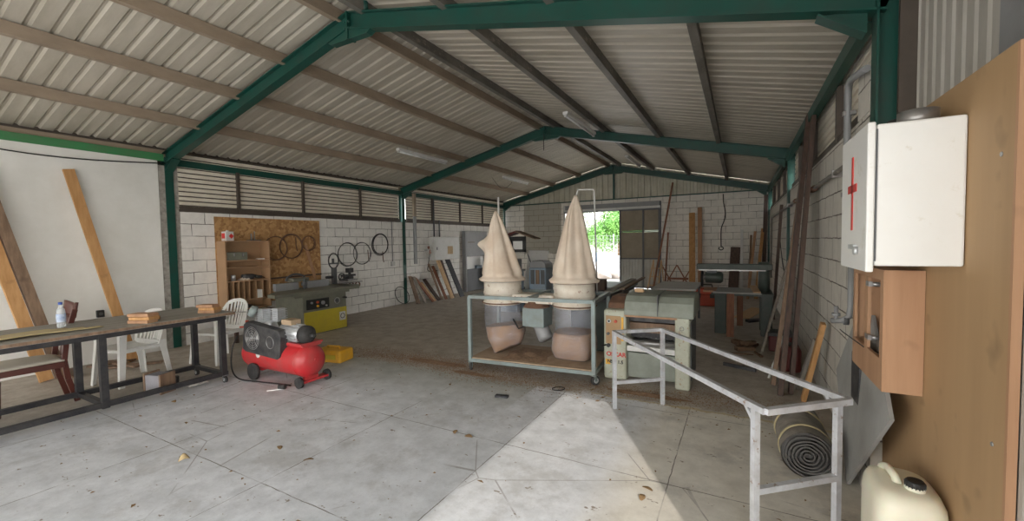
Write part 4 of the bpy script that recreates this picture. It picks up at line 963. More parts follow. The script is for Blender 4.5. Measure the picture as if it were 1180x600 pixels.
text_part('maker_lettering', 'OSCAR', .068, TX(6.745, .31), 'redprint', t, bold=.002)
MB().bb((6.625, py0 - .003, .19), (6.68, py0, .25)).build('orange_mark', 'yellowp', t)
text_part('model_lettering', 'NS S 1.5', .052, TX(6.735, .225), 'blackprint', t, bold=.002)
MB().torus((7.44, py0 - .002, .66), .020, .003, (0, 1, 0), 20, 5).build('round_badge', 'mgrey', t)
MB().tube((6.93, 4.84, .46), (6.93, 4.70, .46), .008).lathe((6.93, 4.70, .46), [(0, -.02), (.016, -.012), (.02, 0), (.016, .012), (0, .02)], 12).build('lever_knob', 'lgrey', t)
MB().bb((px1, py0 + .05, .1), (px1 + .012, py1 - .05, .72)).build('side_cover', 'dgrey', t, bevel=.004)
o = MB().box((6.95, 4.98, 1.02), (.10, .06, .04)).build('wood_offcut', 'pine_pale', bevel=.006); tag(o, 'small pale wood offcut on top of the planer hood', 'wood block')

# jointer behind the planer
t = thing('surface_planer', 'long dark surface planing machine with blue grey table behind trolley', 'machine', (6.05, 6.6, 0))
MB().bb((5.75, 5.9, 0), (6.30, 7.3, .74)).build('base', 'darkgreen', t, bevel=.02)
MB().bb((5.66, 5.62, .80), (6.36, 6.55, .845)).build('infeed_table', 'guard', t, bevel=.004); MB().bb((5.66, 6.62, .80), (6.36, 7.7, .85)).build('outfeed_table', 'bluepaint', t, bevel=.004)
MB().bb((5.70, 5.8, .74), (6.32, 7.6, .80)).build('table_bracket', 'dgrey', t)
MB().tube((5.68, 6.585, .80), (6.36, 6.585, .80), .05).build('cutter_drum', 'steel', t)
MB().bb((5.66, 6.25, .845), (5.70, 7.0, 1.0)).build('fence', 'mgrey', t)
MB().bb((5.90, 6.30, .845), (6.16, 6.42, 1.01)).build('guard_box', 'darkwood', t)
for i, (a, b, w, m, lab) in enumerate((((6.45, 5.45, .93), (6.35, 7.4, .93), .10, 'greywood', 'long grey board lying on planer and machine table behind'), ((6.62, 5.5, .965), (6.5, 7.5, .95), .06, 'oldwood', 'dark narrow board lying next to the long grey board'))):
    plank('loose_board', lab, a, b, w, .025, (1, 0, 0), m, 'board')
t = thing('work_table', 'low pale topped table behind the planer hood', 'table', (7.0, 8.4, 0))
MB().bb((6.55, 7.9, .70), (7.30, 9.3, .73)).build('tabletop', 'lgrey', t)
for x in (6.6, 7.25):
    for y in (7.95, 9.25): MB().bb((x - .02, y - .02, 0), (x + .02, y + .02, .70)).build('leg', 'dgrey', t)

# machines at the back between the cones
t = thing('edge_machine', 'red and black machine head with tilted lid on a dark pedestal', 'machine', (3.2, 9.0, 0))
MB().bb((2.9, 8.8, 0), (3.3, 9.25, .5)).bb((3.0, 8.95, .5), (3.12, 9.1, 1.45)).build('pedestal', 'guard', t, bevel=.01)
f = MB(); f.bb((3.02, 8.98, 1.36), (3.10, 9.04, 1.72)).bb((3.38, 8.98, 1.36), (3.46, 9.04, 1.72)).bb((3.02, 8.98, 1.36), (3.46, 9.04, 1.43)).bb((3.02, 8.98, 1.63), (3.46, 9.04, 1.74)); f.build('window_frame', 'blackprint', t, bevel=.01)
MB().bb((3.08, 9.05, 1.40), (3.40, 9.06, 1.66)).build('pale_window', 'white', t)
MB().beam((2.88, 8.98, 1.74), (3.30, 8.98, 1.86), .30, .05, (0, 1, 0)).build('red_hood', 'darkred', t, bevel=.01)
MB().beam((3.28, 8.98, 1.86), (3.78, 8.98, 1.68), .36, .02, (0, 1, 0)).build('tilted_lid', 'oldwood', t)
MB().bb((3.0, 8.85, .95), (3.3, 9.1, 1.2)).build('motor_box', 'dgrey', t, bevel=.01)
t = thing('band_saw_base', 'faded blue and grey boxy machine with rounded top at the back', 'machine', (3.8, 9.1, 0))
MB().bb((3.60, 8.85, 0), (4.04, 9.3, 1.0)).build('body', 'bluepaint', t, bevel=.03)
MB().prism([(3.60, 1.0), (3.62, 1.1), (3.70, 1.16), (3.94, 1.16), (4.02, 1.1), (4.04, 1.0)], 'y', 8.86, 9.28).build('rounded_top', 'mgrey', t, bevel=.008)
for k in range(3): MB().bb((3.66 + .13 * k, 8.835, .62), (3.75 + .13 * k, 8.85, .95)).build('vent', 'oldwood' if k == 1 else 'dgrey', t)
t = thing('blue_cabinet_machine', 'small pale blue box machine left of the rounded top one', 'machine', (3.3, 8.7, 0))
MB().bb((3.05, 8.4, 0), (3.52, 8.78, .93)).build('body', 'bluepaint', t, bevel=.02); MB().bb((3.1, 8.385, .62), (3.45, 8.4, .88)).build('panel', 'lgrey', t)
MB().bb((2.98, 8.36, .93), (3.55, 8.8, .97)).build('top_plate', 'mgrey', t); MB().tube((3.15, 8.6, .97), (3.15, 8.6, 1.12), .05).build('spindle_head', 'dgrey', t)
t = thing('sheet_stack', 'pale sheet leaning behind the blue box machine', 'sheet', (3.3, 10.0, 0))
MB().beam((3.0, 10.2, .0), (3.35, 10.0, 1.38), .60, .015, (.6, .8, 0)).build('sheet', 'white', t)
plank('steel_bar', 'thin dark bar sloping in front of the pale sheet', (3.72, 9.62, 0), (3.2, 9.62, 1.3), .02, .02, (0, 1, 0), 'dgrey', 'bar')

# ================================================================== BACK DOOR LEAF
t = thing('sliding_door', 'brown and grey sliding door leaf with steel grid at the back doorway', 'door', (5.06, Y3 - .08, 0))
for (x0, x1) in ((4.44, 5.17), (5.21, 5.69)):
    for (z0, z1, m) in ((1.92, 2.58, 'doorleaf'), (1.02, 1.87, 'doorleaf')): MB().bb((x0, Y3 - .09, z0), (x1, Y3 - .075, z1)).build('panel', m, t)
    mb = MB(); corr(mb, (x0, Y3 - .08, .05), (1, 0, 0), (0, 0, 1), (0, -1, 0), x1 - x0, .93, .10, .012, .6); mb.build('lower_panel', 'doorlow', t)
f = MB()
for x in (4.44, 5.19, 5.69): f.bb((x - .025, Y3 - .12, .03), (x + .025, Y3 - .06, 2.62))
for z in (.05, 1.0, 1.895, 2.60): f.bb((4.42, Y3 - .12, z - .02), (5.71, Y3 - .065, z + .02))
f.build('frame', 'dgrey', t)
o = MB().channel((2.45, Y3 - .10, 2.68), (5.72, Y3 - .10, 2.68), .06, .06, (0, 1, 0)).build('door_track', 'lgrey'); tag(o, 'pale steel rail running over the back doorway', 'rail')

# ================================================================== BACK RIGHT CORNER
plank('long_pole', 'long reddish pole leaning past the doorway up to the gable', (5.72, 12.7, 0), (6.12, 14.0, 3.38), .05, .04, (1, 0, 0), 'redwood', 'pole')
plank('short_pole', 'thin brown upright stick right of the doorway', (5.92, 13.7, 0), (5.96, 14.15, 1.84), .05, .03, (1, 0, 0), 'redwood', 'pole')
plank('tall_plank', 'orange thick plank upright on back wall, left of the pair', (6.75, 13.3, 0), (6.66, 14.15, 2.42), .17, .05, (1, 0, 0), 'pine', group='tall plank pair on the back wall')
plank('tall_plank', 'orange thick plank upright on back wall, right of the pair', (6.96, 13.35, 0), (6.88, 14.15, 2.58), .12, .05, (1, 0, 0), 'boxwood', group='tall plank pair on the back wall')
t = thing('step_ladder', 'small pale wooden step ladder standing by the doorway', 'ladder', (5.75, 13.2, 0))
for s in (-1, 1):
    MB().beam((5.68 + s * .16, 12.95, 0), (5.78 + s * .11, 13.25, 1.0), .04, .025, (1, 0, 0)).build('rail', 'pine_pale', t); MB().beam((5.78 + s * .16, 13.6, 0), (5.78 + s * .11, 13.27, 1.0), .03, .02, (1, 0, 0)).build('rear_leg', 'pine_pale', t)
for k in range(1, 4): MB().box((5.68 + .025 * k, 12.95 + .075 * k, .25 * k), (.30, .09, .02)).build('step', 'pine_pale', t)
t = thing('sawhorse', 'brown crossed wooden sawhorse legs against the back wall', 'sawhorse', (6.3, 13.7, 0))
for x in (6.05, 6.5):
    for s in (-1, 1): MB().beam((x - s * .22, 13.7, 0), (x + s * .22, 13.74, .82), .06, .03, (0, 1, 0)).build('leg', 'redwood', t)
MB().bb((6.0, 13.70, .38), (6.6, 13.75, .43)).build('cross_bar', 'redwood', t)
t = thing('fuel_canister', 'orange red round canister on floor by the sawhorse', 'canister', (6.3, 12.9, 0))
MB().lathe((6.28, 12.9, .17), [(0, -.25), (.10, -.24), (.17, -.18), (.18, 0), (.17, .18), (.1, .24), (0, .25)], 20, (1, .3, 0)).build('body', 'orange', t); MB().tube((6.28, 12.9, .33), (6.28, 12.9, .40), .04).build('cap', 'blackprint', t)
t = thing('tool_case', 'orange tool case with black clasps under the radial saw arm', 'case', (7.2, 11.2, 0))
MB().bb((6.95, 11.0, 0), (7.55, 11.35, .28)).bb((7.0, 11.03, .28), (7.5, 11.32, .42)).build('body', 'orange', t, bevel=.02); MB().bb((7.05, 10.99, .2), (7.15, 11.0, .30)).bb((7.35, 10.99, .2), (7.45, 11.0, .3)).build('clasp', 'blackprint', t)
MB().path([(7.1, 11.18, .42), (7.12, 11.18, .5), (7.38, 11.18, .5), (7.4, 11.18, .42)], .015).build('handle', 'blackprint', t)
pts = [(7.52, 14.2, 2.95), (7.53, 14.2, 2.7), (7.58, 14.19, 2.4), (7.55, 14.19, 2.15), (7.47, 14.19, 1.9), (7.47, 14.19, 1.4)] + [(7.47 + .06 * math.sin(a), 14.19, 1.32 + .05 * math.cos(a)) for a in [k * PI / 5 for k in range(10)]]
tag(MB().path(smooth(pts, 3), .014, 6).build('hanging_cable', 'wire'), 'dark cable hanging down the back wall ending in loop', 'cable')
for a, b, w, m, lab in (((7.80, 13.6, 0), (7.86, 14.15, 1.35), .26, 'darkwood', 'wide dark board leaning on back wall under hanging cable'), ((8.02, 13.6, 0), (8.02, 14.15, 1.86), .07, 'lgrey', 'white narrow board leaning on back wall'),
                       ((8.20, 13.6, 0), (8.26, 14.15, 1.7), .06, 'oldwood', 'narrow brown board leaning right of the white one'), ((8.35, 12.8, 0), (8.55, 14.1, 1.88), .08, 'pine', 'pine lath leaning in the right back corner'),
                       ((8.16, 12.7, 0), (8.36, 14.1, 1.80), .07, 'boxwood', 'second pine lath leaning in the right back corner'), ((8.56, 13.9, 0), (8.62, 14.1, 2.85), .10, 'darkwood', 'tall dark board upright in the right back corner')):
    plank('leaning_board', lab, a, b, w, .03, (1, 0, 0), m, 'board', 'boards leaning on back wall at right')
# radial arm saw
t = thing('radial_arm_saw', 'dark green radial arm saw with long arm over its table', 'saw', (8.0, 8.25, 0))
MB().bb((7.30, 8.08, 1.07), (8.45, 8.24, 1.17)).build('arm', 'darkgreen', t, bevel=.01); MB().bb((7.34, 8.06, 1.055), (8.35, 8.26, 1.072)).build('arm_track', 'steel', t)
MB().tube((8.33, 8.2, .62), (8.33, 8.2, 1.2), .085).build('column', 'darkgreen', t)
MB().lathe((7.44, 8.16, .93), [(0, 0), (.085, 0), (.10, .02), (.10, .24), (.07, .28), (0, .28)], 24, (1, 0, 0)).build('motor', 'darkgreen', t); MB().tube((7.40, 8.16, .93), (7.45, 8.16, .93), .05).build('motor_cap', 'steel', t)
MB().bb((7.46, 8.10, 1.0), (7.62, 8.22, 1.06)).build('carriage', 'dgrey', t); MB().lathe((7.40, 8.16, .90), [(0, 0), (.14, 0), (.14, .03), (0, .03)], 28, (-1, 0, 0)).build('blade_guard', 'blacksteel', t)
MB().bb((7.55, 7.82, .66), (8.45, 8.62, .70)).build('table_frame', 'darkgreen', t); MB().bb((7.58, 7.74, .70), (8.28, 8.55, .722)).build('tabletop', 'greyboard', t)
MB().bb((7.42, 7.85, .70), (7.62, 8.4, .73)).build('table_wing', 'boxwood', t); MB().beam((8.22, 7.76, .73), (8.18, 8.5, .76), .10, .03, (1, 0, 0)).build('fence', 'pine_pale', t)
for (x0, x1) in ((7.60, 7.78), (8.28, 8.44)):
    for y in (7.95, 8.5): MB().bb((x0, y - .06, 0), (x1, y + .06, .66)).build('leg', 'darkgreen', t, bevel=.01)
plank('prop_board', 'reddish board standing in front of the radial saw table', (7.84, 7.66, 0), (7.84, 7.80, .69), .11, .03, (1, 0, 0), 'redwood', 'board')
plank('prop_board', 'short reddish board standing under the saw table, further back', (7.98, 8.75, 0), (7.98, 8.72, .60), .10, .03, (1, 0, 0), 'redwood', 'board')
plank('floor_sheet', 'pale thin board lying on floor under the radial saw', (8.0, 9.5, .02), (8.35, 10.9, .03), .30, .015, (1, 0, 0), 'pine_pale', 'board')
plank('floor_sheet', 'dark offcut lying on floor right of the saw legs', (8.1, 9.0, .05), (8.45, 9.3, .06), .10, .05, (1, 0, 0), 'guard', 'board')

# ================================================================== RIGHT WALL
px = WX - .05
t = thing('wall_pipe', 'rusty grey pipe with fittings running along the right wall', 'pipe', (px, 8.2, 2.1))
MB().path([(px, 3.9, 2.14), (px, 4.5, 2.13), (px, 9.0, 2.12), (px, 12.4, 2.10)], .018, 10).build('long_pipe', 'purlin_g', t)
MB().path([(px, 12.4, 2.10), (px, 12.42, 2.0), (px, 12.42, .6)], .018, 10).build('drop_pipe', 'purlin_g', t)
for y in (5.5, 5.62, 7.2, 9.6): MB().tube((px, y, 2.125), (px, y + .06, 2.125), .032).build('coupling', 'rust', t)
for y in (4.4, 6.3, 8.2): MB().bb((px - .02, y, 2.1), (WX, y + .03, 2.16)).build('clip', 'steel', t)
t = thing('tap_pipe', 'grey plastic water pipe ending in elbow tap beside wooden cabinet', 'pipe', (px, 3.76, 1.0))
MB().path([(px, 3.78, 1.52), (px, 3.76, 1.10), (px - .01, 3.76, 1.03), (px - .05, 3.76, 1.0), (px - .10, 3.80, .99)], .020, 10).build('pipe', 'mgrey', t)
MB().tube((px - .04, 3.76, 1.0), (px - .01, 3.76, 1.0), .03).build('elbow', 'dgrey', t); MB().tube((px - .08, 3.78, .98), (px - .08, 3.78, 1.10), .013).tube((px - .08, 3.78, 1.03), (px - .08, 3.78, 1.05), .026).build('tap', 'mgrey', t)
t = thing('upper_pipe', 'grey pipe rising beside the near column then turning to it', 'pipe', (px, 3.9, 2.1))
MB().path([(px, 3.97, 1.5), (px, 3.97, 2.66), (px, 3.94, 2.72), (px, 3.86, 2.73), (px, 3.45, 2.66)], .024, 10).build('pipe', 'mgrey', t)
for z in (1.9, 2.5): MB().bb((px - .03, 3.95, z), (WX, 3.99, z + .03)).build('clip', 'steel', t)
o = MB().bb((WX - .01, 3.55, 2.42), (WX + .06, 3.86, 2.74)).build('white_block', 'block_r'); tag(o, 'white painted block on wall top beside the pipe elbow', 'block')
TP = [((8.34, 4.98, 0), (8.66, 5.95, 3.0), .11, .045, 'darkwood', 'tallest dark brown board of the group leaning on right wall'),
      ((8.44, 5.10, 0), (8.67, 5.62, 2.98), .11, .04, 'darkwood', 'dark brown board beside the tallest one on right wall'),
      ((8.30, 5.32, 0), (8.66, 6.10, 2.70), .06, .04, 'oldwood', 'thinner dark board behind the two tallest on right wall'),
      ((8.24, 6.75, 0), (8.66, 7.95, 1.25), .09, .03, 'greywood', 'grey slanting plank beyond the tall dark boards'),
      ((8.56, 9.7, 0), (8.67, 9.58, 2.24), .09, .05, 'darkwood', 'dark upright board under the wall pipe far along right wall'),
      ((8.53, 4.93, 0), (8.66, 4.78, .80), .08, .04, 'pine', 'short yellow pine plank leaning behind the trestle end'),
      ((8.52, 5.3, 0), (8.66, 5.25, .55), .09, .03, 'greywood', 'short grey board leaning just beyond the yellow plank')]
for a, b, w, th, m, lab in TP: plank('leaning_plank', lab, a, b, w, th, (0, 1, 0), m, 'plank', 'planks leaning on right wall')
o = MB().tube((8.27, 5.57, .0), (8.5, 5.95, .62), .011, n=8).build('thin_rod', 'lgrey'); tag(o, 'thin pale rod leaning among planks on right wall', 'rod')
o = MB().path([(8.70, 7.1, 1.5), (8.64, 7.1, 1.5), (8.62, 7.1, 1.42), (8.62, 7.1, 1.2)], .02, 8).build('wall_hook', 'blacksteel'); tag(o, 'black hook tool hanging on right wall past the tall boards', 'hook')
o = MB().path(smooth([(8.68, 10.4, 1.9), (8.66, 9.0, 1.1), (8.66, 7.8, .95)]), .008, 6).build('wall_cable', 'wire'); tag(o, 'thin cable drooping along right wall behind the boards', 'cable')
t = thing('red_canister', 'dark red canister on floor between leaning planks', 'canister', (8.5, 6.0, 0))
MB().bb((8.40, 5.88, 0), (8.62, 6.16, .30)).build('body', 'darkred', t, bevel=.04); MB().tube((8.5, 6.0, .30), (8.5, 6.0, .34), .03).build('cap', 'blackprint', t); MB().path([(8.46, 6.05, .29), (8.46, 6.08, .35), (8.46, 6.14, .35), (8.46, 6.16, .28)], .012).build('handle', 'darkred', t)
t = thing('red_toolbox', 'dark red box on floor under the grey slanting plank', 'box', (8.47, 6.8, 0))
MB().bb((8.34, 6.9, 0), (8.62, 7.2, .22)).build('body', 'darkred', t, bevel=.02); MB().bb((8.33, 6.89, .22), (8.63, 7.21, .27)).build('lid', 'guard', t, bevel=.01)
for i, (x, y, z, rz, sx, sy, sz) in enumerate(((8.05, 6.8, 0, .4, .26, .12, .06), (8.15, 7.05, 0, 1.2, .3, .1, .05), (7.95, 7.15, 0, 2.2, .2, .14, .07), (8.1, 6.95, .062, .9, .22, .12, .05), (8.0, 6.55, 0, .1, .3, .04, .02), (8.2, 6.6, 0, 1.9, .24, .05, .03))):
    o = MB(Matrix.Translation((x, y, z)) @ Rz(rz)).beam((-sx / 2, 0, sz / 2), (sx / 2, 0, sz / 2), sy, sz, (0, 1, 0), sy * .6, sz * .8).build('scrap_wood', 'terracotta', bevel=.008)
    tag(o, 'brown scrap wood chunk on floor, ' + ['front of the heap', 'right side of the heap', 'rear of the heap', 'topmost in the heap', 'thin one nearest the trestle', 'thin one closest to right wall'][i], 'wood scrap', 'scrap wood near right wall')
o = MB().beam((7.8, 5.9, .015), (8.15, 5.75, .015), .05, .03, (0, 0, 1)).build('dark_bar', 'guard'); tag(o, 'dark bar lying on floor beyond the trestle', 'bar')

# plywood lining panel, first aid cabinet, open box
t = thing('plywood_panel', 'large tan plywood panel lining the wall at right edge', 'panel', (WX + .02, 2.5, 0))
MB().bb((WX, 1.90, 0), (WX + .018, 3.168, 2.19)).build('sheet', 'ply', t); MB().bb((WX, 1.885, 0), (WX + .024, 1.90, 2.19)).build('edge_strip', 'boxwood', t)
for y, z in ((1.97, 1.86), (1.97, .9), (3.0, 1.3)): MB().tube((WX - .003, y, z), (WX, y, z), .008, n=8).build('screw', 'steel', t)
t = thing('first_aid_cabinet', 'white metal first aid cabinet with red cross on plywood panel', 'cabinet', (8.58, 2.43, 1.48))
MB().bb((8.455, 2.20, 1.48), (WX - .002, 2.66, 2.05)).build('body', 'white', t, bevel=.008)
MB().bb((8.425, 2.195, 1.455), (8.452, 2.67, 2.06)).build('door', 'white', t, bevel=.006)
d = t.children[-1]
MB().bb((8.422, 2.425, 1.63), (8.426, 2.452, 1.96)).bb((8.422, 2.36, 1.80), (8.426, 2.52, 1.835)).build('red_cross', 'redprint', d)
MB().bb((8.415, 2.36, 1.545), (8.426, 2.46, 1.565)).tube((8.41, 2.33, 1.54), (8.426, 2.33, 1.54), .018).build('handle', 'alu', d)
MB().bb((8.452, 2.197, 1.50), (8.458, 2.205, 2.03)).build('hinge_gap', 'dgrey', t)
for k, (y, lab) in enumerate(((2.36, 'grey tape roll on top of first aid cabinet, nearer the camera'), (2.50, 'dark tape roll on top of first aid cabinet, farther back'))):
    t = thing('tape_roll', lab, 'tape roll', (8.6, y, 2.05), 'tape rolls on the cabinet')
    MB().lathe((8.62, y, 2.05), [(.035, 0), (.066, 0), (.066, .065), (.035, .065), (.035, 0)], 28).build('tape', ['steel', 'guard'][k], t); MB().lathe((8.62, y, 2.05), [(.031, 0), (.035, 0), (.035, .065), (.031, .065), (.031, 0)], 24).build('core', 'cardboard', t)
t = thing('wooden_cabinet', 'open orange plywood box cabinet hanging below first aid cabinet', 'cabinet', (8.65, 2.87, .86))
bx, y0, y1, z0, z1 = 8.585, 2.57, 3.16, .86, 1.44
MB().bb((bx, y0, z0), (WX - .002, y0 + .018, z1)).bb((bx, y1 - .018, z0), (WX - .002, y1, z1)).bb((bx + .001, y0 + .019, z0 + .001), (WX - .003, y1 - .019, z0 + .018)).bb((bx + .001, y0 + .019, z1 - .018), (WX - .003, y1 - .019, z1 - .001)).build('carcass', 'boxwood', t)
MB().bb((WX - .012, y0 + .02, z0 + .02), (WX - .004, y1 - .02, z1 - .02)).build('back_panel', 'oldwood', t)
MB().bb((bx - .014, y0, z0), (bx - .0005, y1, z0 + .15)).bb((bx - .014, y0, z1 - .05), (bx - .0005, y1, z1)).bb((bx - .014, y0, z0 + .151), (bx - .0005, y0 + .05, z1 - .051)).bb((bx - .014, y1 - .04, z0 + .151), (bx - .0005, y1, z1 - .051)).bb((bx - .014, 2.84, z0 + .151), (bx - .0005, 2.90, z1 - .051)).build('face_frame', 'boxwood', t)
for z in (1.06, 1.34): MB().bb((bx - .02, 2.80, z), (bx - .004, 2.86, z + .025)).tube((bx - .02, 2.83, z + .012), (bx + .03, 2.80, z + .012), .012).build('hinge', 'steel', t)
o = MB().path([(8.66, 2.8, .98), (8.57, 2.9, 1.0), (8.53, 3.2, 1.02), (8.55, 3.4, 1.0)], .003, 5).build('wire_end', 'wire'); tag(o, 'thin bent wire sticking out of the wooden cabinet', 'wire')
o = MB().bb((8.62, 3.25, .55), (WX, 3.45, .86)).build('dark_pipe_box', 'guard', bevel=.01); tag(o, 'dark box behind the grey board below wooden cabinet', 'box')

# ================================================================== NEAR FLOOR OBJECTS
# galvanised trestle
A1, A2, B2, B1 = V((6.93, 3.93, .73)), V((7.32, 4.23, .73)), V((8.45, 2.83, .73)), V((8.05, 2.48, .73))
ax = (B1 - A1).normalized()
t = thing('steel_trestle', 'long galvanised steel trestle frame standing in the foreground', 'trestle', (7.7, 3.35, 0))
w = .032
A1e, A2e = A1 - ax * .02, A2 - ax * .02; B1e, B2e = B1 + ax * .07, B2 + ax * .07
MB().beam(A1e, B1e, w, w, (0, 0, 1)).build('long_rail', 'galv', t); MB().beam(A2e, B2e, w, w, (0, 0, 1)).build('long_rail', 'galv', t)
MB().beam(A1e, A2e, w, w, (0, 0, 1)).build('end_rail', 'galv', t); MB().beam(B1e, B2e, w, w, (0, 0, 1)).build('end_rail', 'galv', t)
for p, s in ((A1, 0), (A2, 0), (B1, 1), (B2, 1)):
    MB().beam(up(p, 0), up(p, .72), w, w, ax).build('leg', 'galv', t)
    MB().beam(up(p, .64), up(p + ax * (-.07 if s else .0) + (V((0, 0, 0))), .72), .02, .02, ax.cross(V((0, 0, 1)))).build('corner_brace', 'galv', t)
MB().beam(up(A1, .25), up(A2, .25), w, w, (0, 0, 1)).build('cross_bar', 'galv', t); MB().beam(up(B1, .28), up(B2, .28), w, w, (0, 0, 1)).build('cross_bar', 'galv', t)
# felt roll
t = thing('felt_roll', 'rolled grey brown felt lying on floor behind the trestle', 'roll', (8.36, 3.7, 0))
p0, p1 = V((8.38, 3.32, .155)), V((8.37, 3.92, .155)); d = (p1 - p0).normalized(); u_ = V((0, 0, 1)); n_ = d.cross(u_)
def rollf(u, v):
    a = 2 * PI * u; rr = .155 * (1 + .03 * noise.noise(V((math.cos(a) * 2, math.sin(a) * 2, v * 5))) + .015 * math.sin(40 * v) * math.sin(a * 2))
    if abs(v - .22) < .03 or abs(v - .72) < .03: rr *= .97
    q = p0 + (p1 - p0) * v; return q + n_ * rr * math.cos(a) + u_ * rr * math.sin(a) * .97
MB().grid(rollf, 48, 60, True).build('felt_body', 'felt', t)
sp = []
for k in range(110):
    a = k * .36; rr = .012 + .141 * k / 110; rr *= 1 + .10 * noise.noise(V((math.cos(a) * 1.5, math.sin(a) * 1.5, k * .05)))
    sp.append(p0 - d * .004 + n_ * rr * math.cos(a) + u_ * rr * math.sin(a) * .97)
mb = MB()
for i in range(len(sp) - 1): mb.beam(sp[i], sp[i + 1], .03, .009, d)
mb.build('rolled_edge', 'feltdark', t)
MB().lathe(p0, [(0, .02), (.15, .02)], 40, d).build('inner_shadow_felt', 'feltdark', t)
for v in (.22, .72): MB().torus(p0 + (p1 - p0) * v, .155, .007, d, 40, 6).build('tie_strap', 'tape', t)
# grey board standing on its corner
C0, A0, B0 = V((8.60, 3.36, .0)), V((8.655, 4.08, .56)), V((8.62, 2.60, .72))
A0 = C0 + (A0 - C0); D0 = A0 + B0 - C0; nn = (A0 - C0).cross(B0 - C0).normalized() * .009
o = MB().add([C0 + nn, A0 + nn, D0 + nn, B0 + nn, C0 - nn, A0 - nn, D0 - nn, B0 - nn], [(0, 1, 2, 3), (7, 6, 5, 4), (0, 4, 5, 1), (1, 5, 6, 2), (2, 6, 7, 3), (3, 7, 4, 0)]).build('grey_board', 'greyboard'); tag(o, 'square grey chipboard balanced on corner against right wall', 'board')
# jerrycan
JT = Matrix.Translation((-.012, -.03, .055))
t = thing('jerrycan', 'large milky white plastic jerrycan with black screw cap', 'jerrycan', (8.608, 2.38, 0))
import bmesh
def jerry():
    bm = bmesh.new(); hx, hy = .118, .165
    def ring_(z, kx, ky, p):
        out = []
        for i in range(32):
            a = 2 * PI * i / 32; cc, ss = math.cos(a), math.sin(a); rr = 1 / (abs(cc) ** p + abs(ss) ** p) ** (1 / p)
            out.append(V((8.608 + hx * kx * rr * cc, 2.38 + hy * ky * rr * ss, z)))
        return out
    zs = [(-.055, .86, .86, 5), (.012, .96, .96, 5), (.04, 1, 1, 5), (.14, 1.0, 1.0, 5), (.15, .985, .985, 5), (.165, .985, .985, 5), (.175, 1, 1, 5), (.40, 1, 1, 5), (.445, .97, .97, 4.5), (.475, .88, .89, 4), (.49, .70, .74, 3.5), (.494, .3, .35, 3)]
    mb = MB(JT); mb.add([p for z in zs for p in ring_(*z)], [(j * 32 + i, j * 32 + (i + 1) % 32, (j + 1) * 32 + (i + 1) % 32, (j + 1) * 32 + i) for j in range(len(zs) - 1) for i in range(32)], True)
    mb.f.append(list(range(31, -1, -1))); mb.f.append([(len(zs) - 1) * 32 + i for i in range(32)]); mb.sm += [False, True]
    return mb
jerry().build('body', 'jerry', t)
MB(JT).lathe((8.632, 2.32, .482), [(0, 0), (.034, 0), (.034, .022), (.026, .028), (.026, .04), (0, .04)], 28).build('neck', 'jerry', t)
c = MB(JT); c.lathe((8.632, 2.32, .500), [(.0, 0), (.032, 0), (.032, .024), (.027, .030), (.020, .026), (0, .026)], 28)
for k in range(18):
    a = 2 * PI * k / 18; c.beam((8.632 + .032 * math.cos(a), 2.32 + .032 * math.sin(a), .502), (8.632 + .032 * math.cos(a), 2.32 + .032 * math.sin(a), .522), .004, .004, (1, 0, 0))
c.build('cap', 'blackprint', t)
MB(JT).path([(8.585, 2.35, .485), (8.58, 2.37, .512), (8.57, 2.43, .52), (8.565, 2.48, .50), (8.56, 2.50, .46)], .016, 10).build('handle', 'jerry', t)
# small debris
deb = MB(); rr = random.Random(5)
for k in range(420):
    x, y = rr.uniform(2.4, 8.5), rr.uniform(.3, 4.4)
    if rr.random() < .5: y = rr.uniform(3.7, 4.6)
    s = rr.uniform(.004, .016) if rr.random() < .93 else rr.uniform(.02, .032); a = rr.uniform(0, PI)
    deb.add([(x + s * math.cos(a), y + s * math.sin(a), .003), (x - s * .5 * math.sin(a), y + s * .5 * math.cos(a), .006 + s * .2), (x - s * math.cos(a), y - s * math.sin(a), .003), (x + s * .5 * math.sin(a), y - s * .5 * math.cos(a), .004)], [(0, 1, 2, 3)])
tag(deb.build('wood_chips', 'leafdry', world=True), 'scattered brown wood chips and dust on the pale floor', 'wood chips', kind='stuff')
LV = [(2.8, 2.09, 'left of the middle'), (4.3, 1.53, 'upright one in foreground'), (4.77, 1.98, 'on a floor joint, left one'), (5.15, 1.96, 'on a floor joint, right one'), (5.86, 2.83, 'left of pair in floor centre'), (6.01, 2.81, 'right of pair in floor centre'), (7.45, 2.61, 'nearest the trestle, lower'), (7.46, 2.72, 'nearest the trestle, upper'), (6.6, 4.32, 'at the edge of pale floor')]
for i, (x, y, lab) in enumerate(LV):
    s = .035; T = Matrix.Translation((x, y, .004)) @ Rz(i * 1.3)
    up_ = .03 if i == 1 else .008
    o = MB(T).grid(lambda u, v: ((u - .5) * 2 * s, (v - .5) * s * 1.1 * math.sin(PI * (.08 + .84 * u)), up_ * math.sin(PI * u) * (1 + (v - .5)) ), 8, 5).build('dry_leaf', 'paleleaf' if i in (1,) else 'leafdry', solid=.0015)
    tag(o, 'dry curled brown leaf on floor, ' + lab, 'leaf', 'dry leaves on the floor')
o = MB(Matrix.Translation((5.81, 3.71, 0)) @ Rz(.2)).bb((-.07, -.03, 0), (.07, .03, .02)).build('dark_offcut', 'blackwood', bevel=.006); tag(o, 'small black offcut on floor in front of the trolley', 'offcut')
o = MB().torus((6.25, 4.18, .006), .07, .005, (0, 0, 1), 28, 6, ry=.05).build('wire_loop', 'wire'); tag(o, 'thin dark wire loop lying in front of the trolley', 'wire')
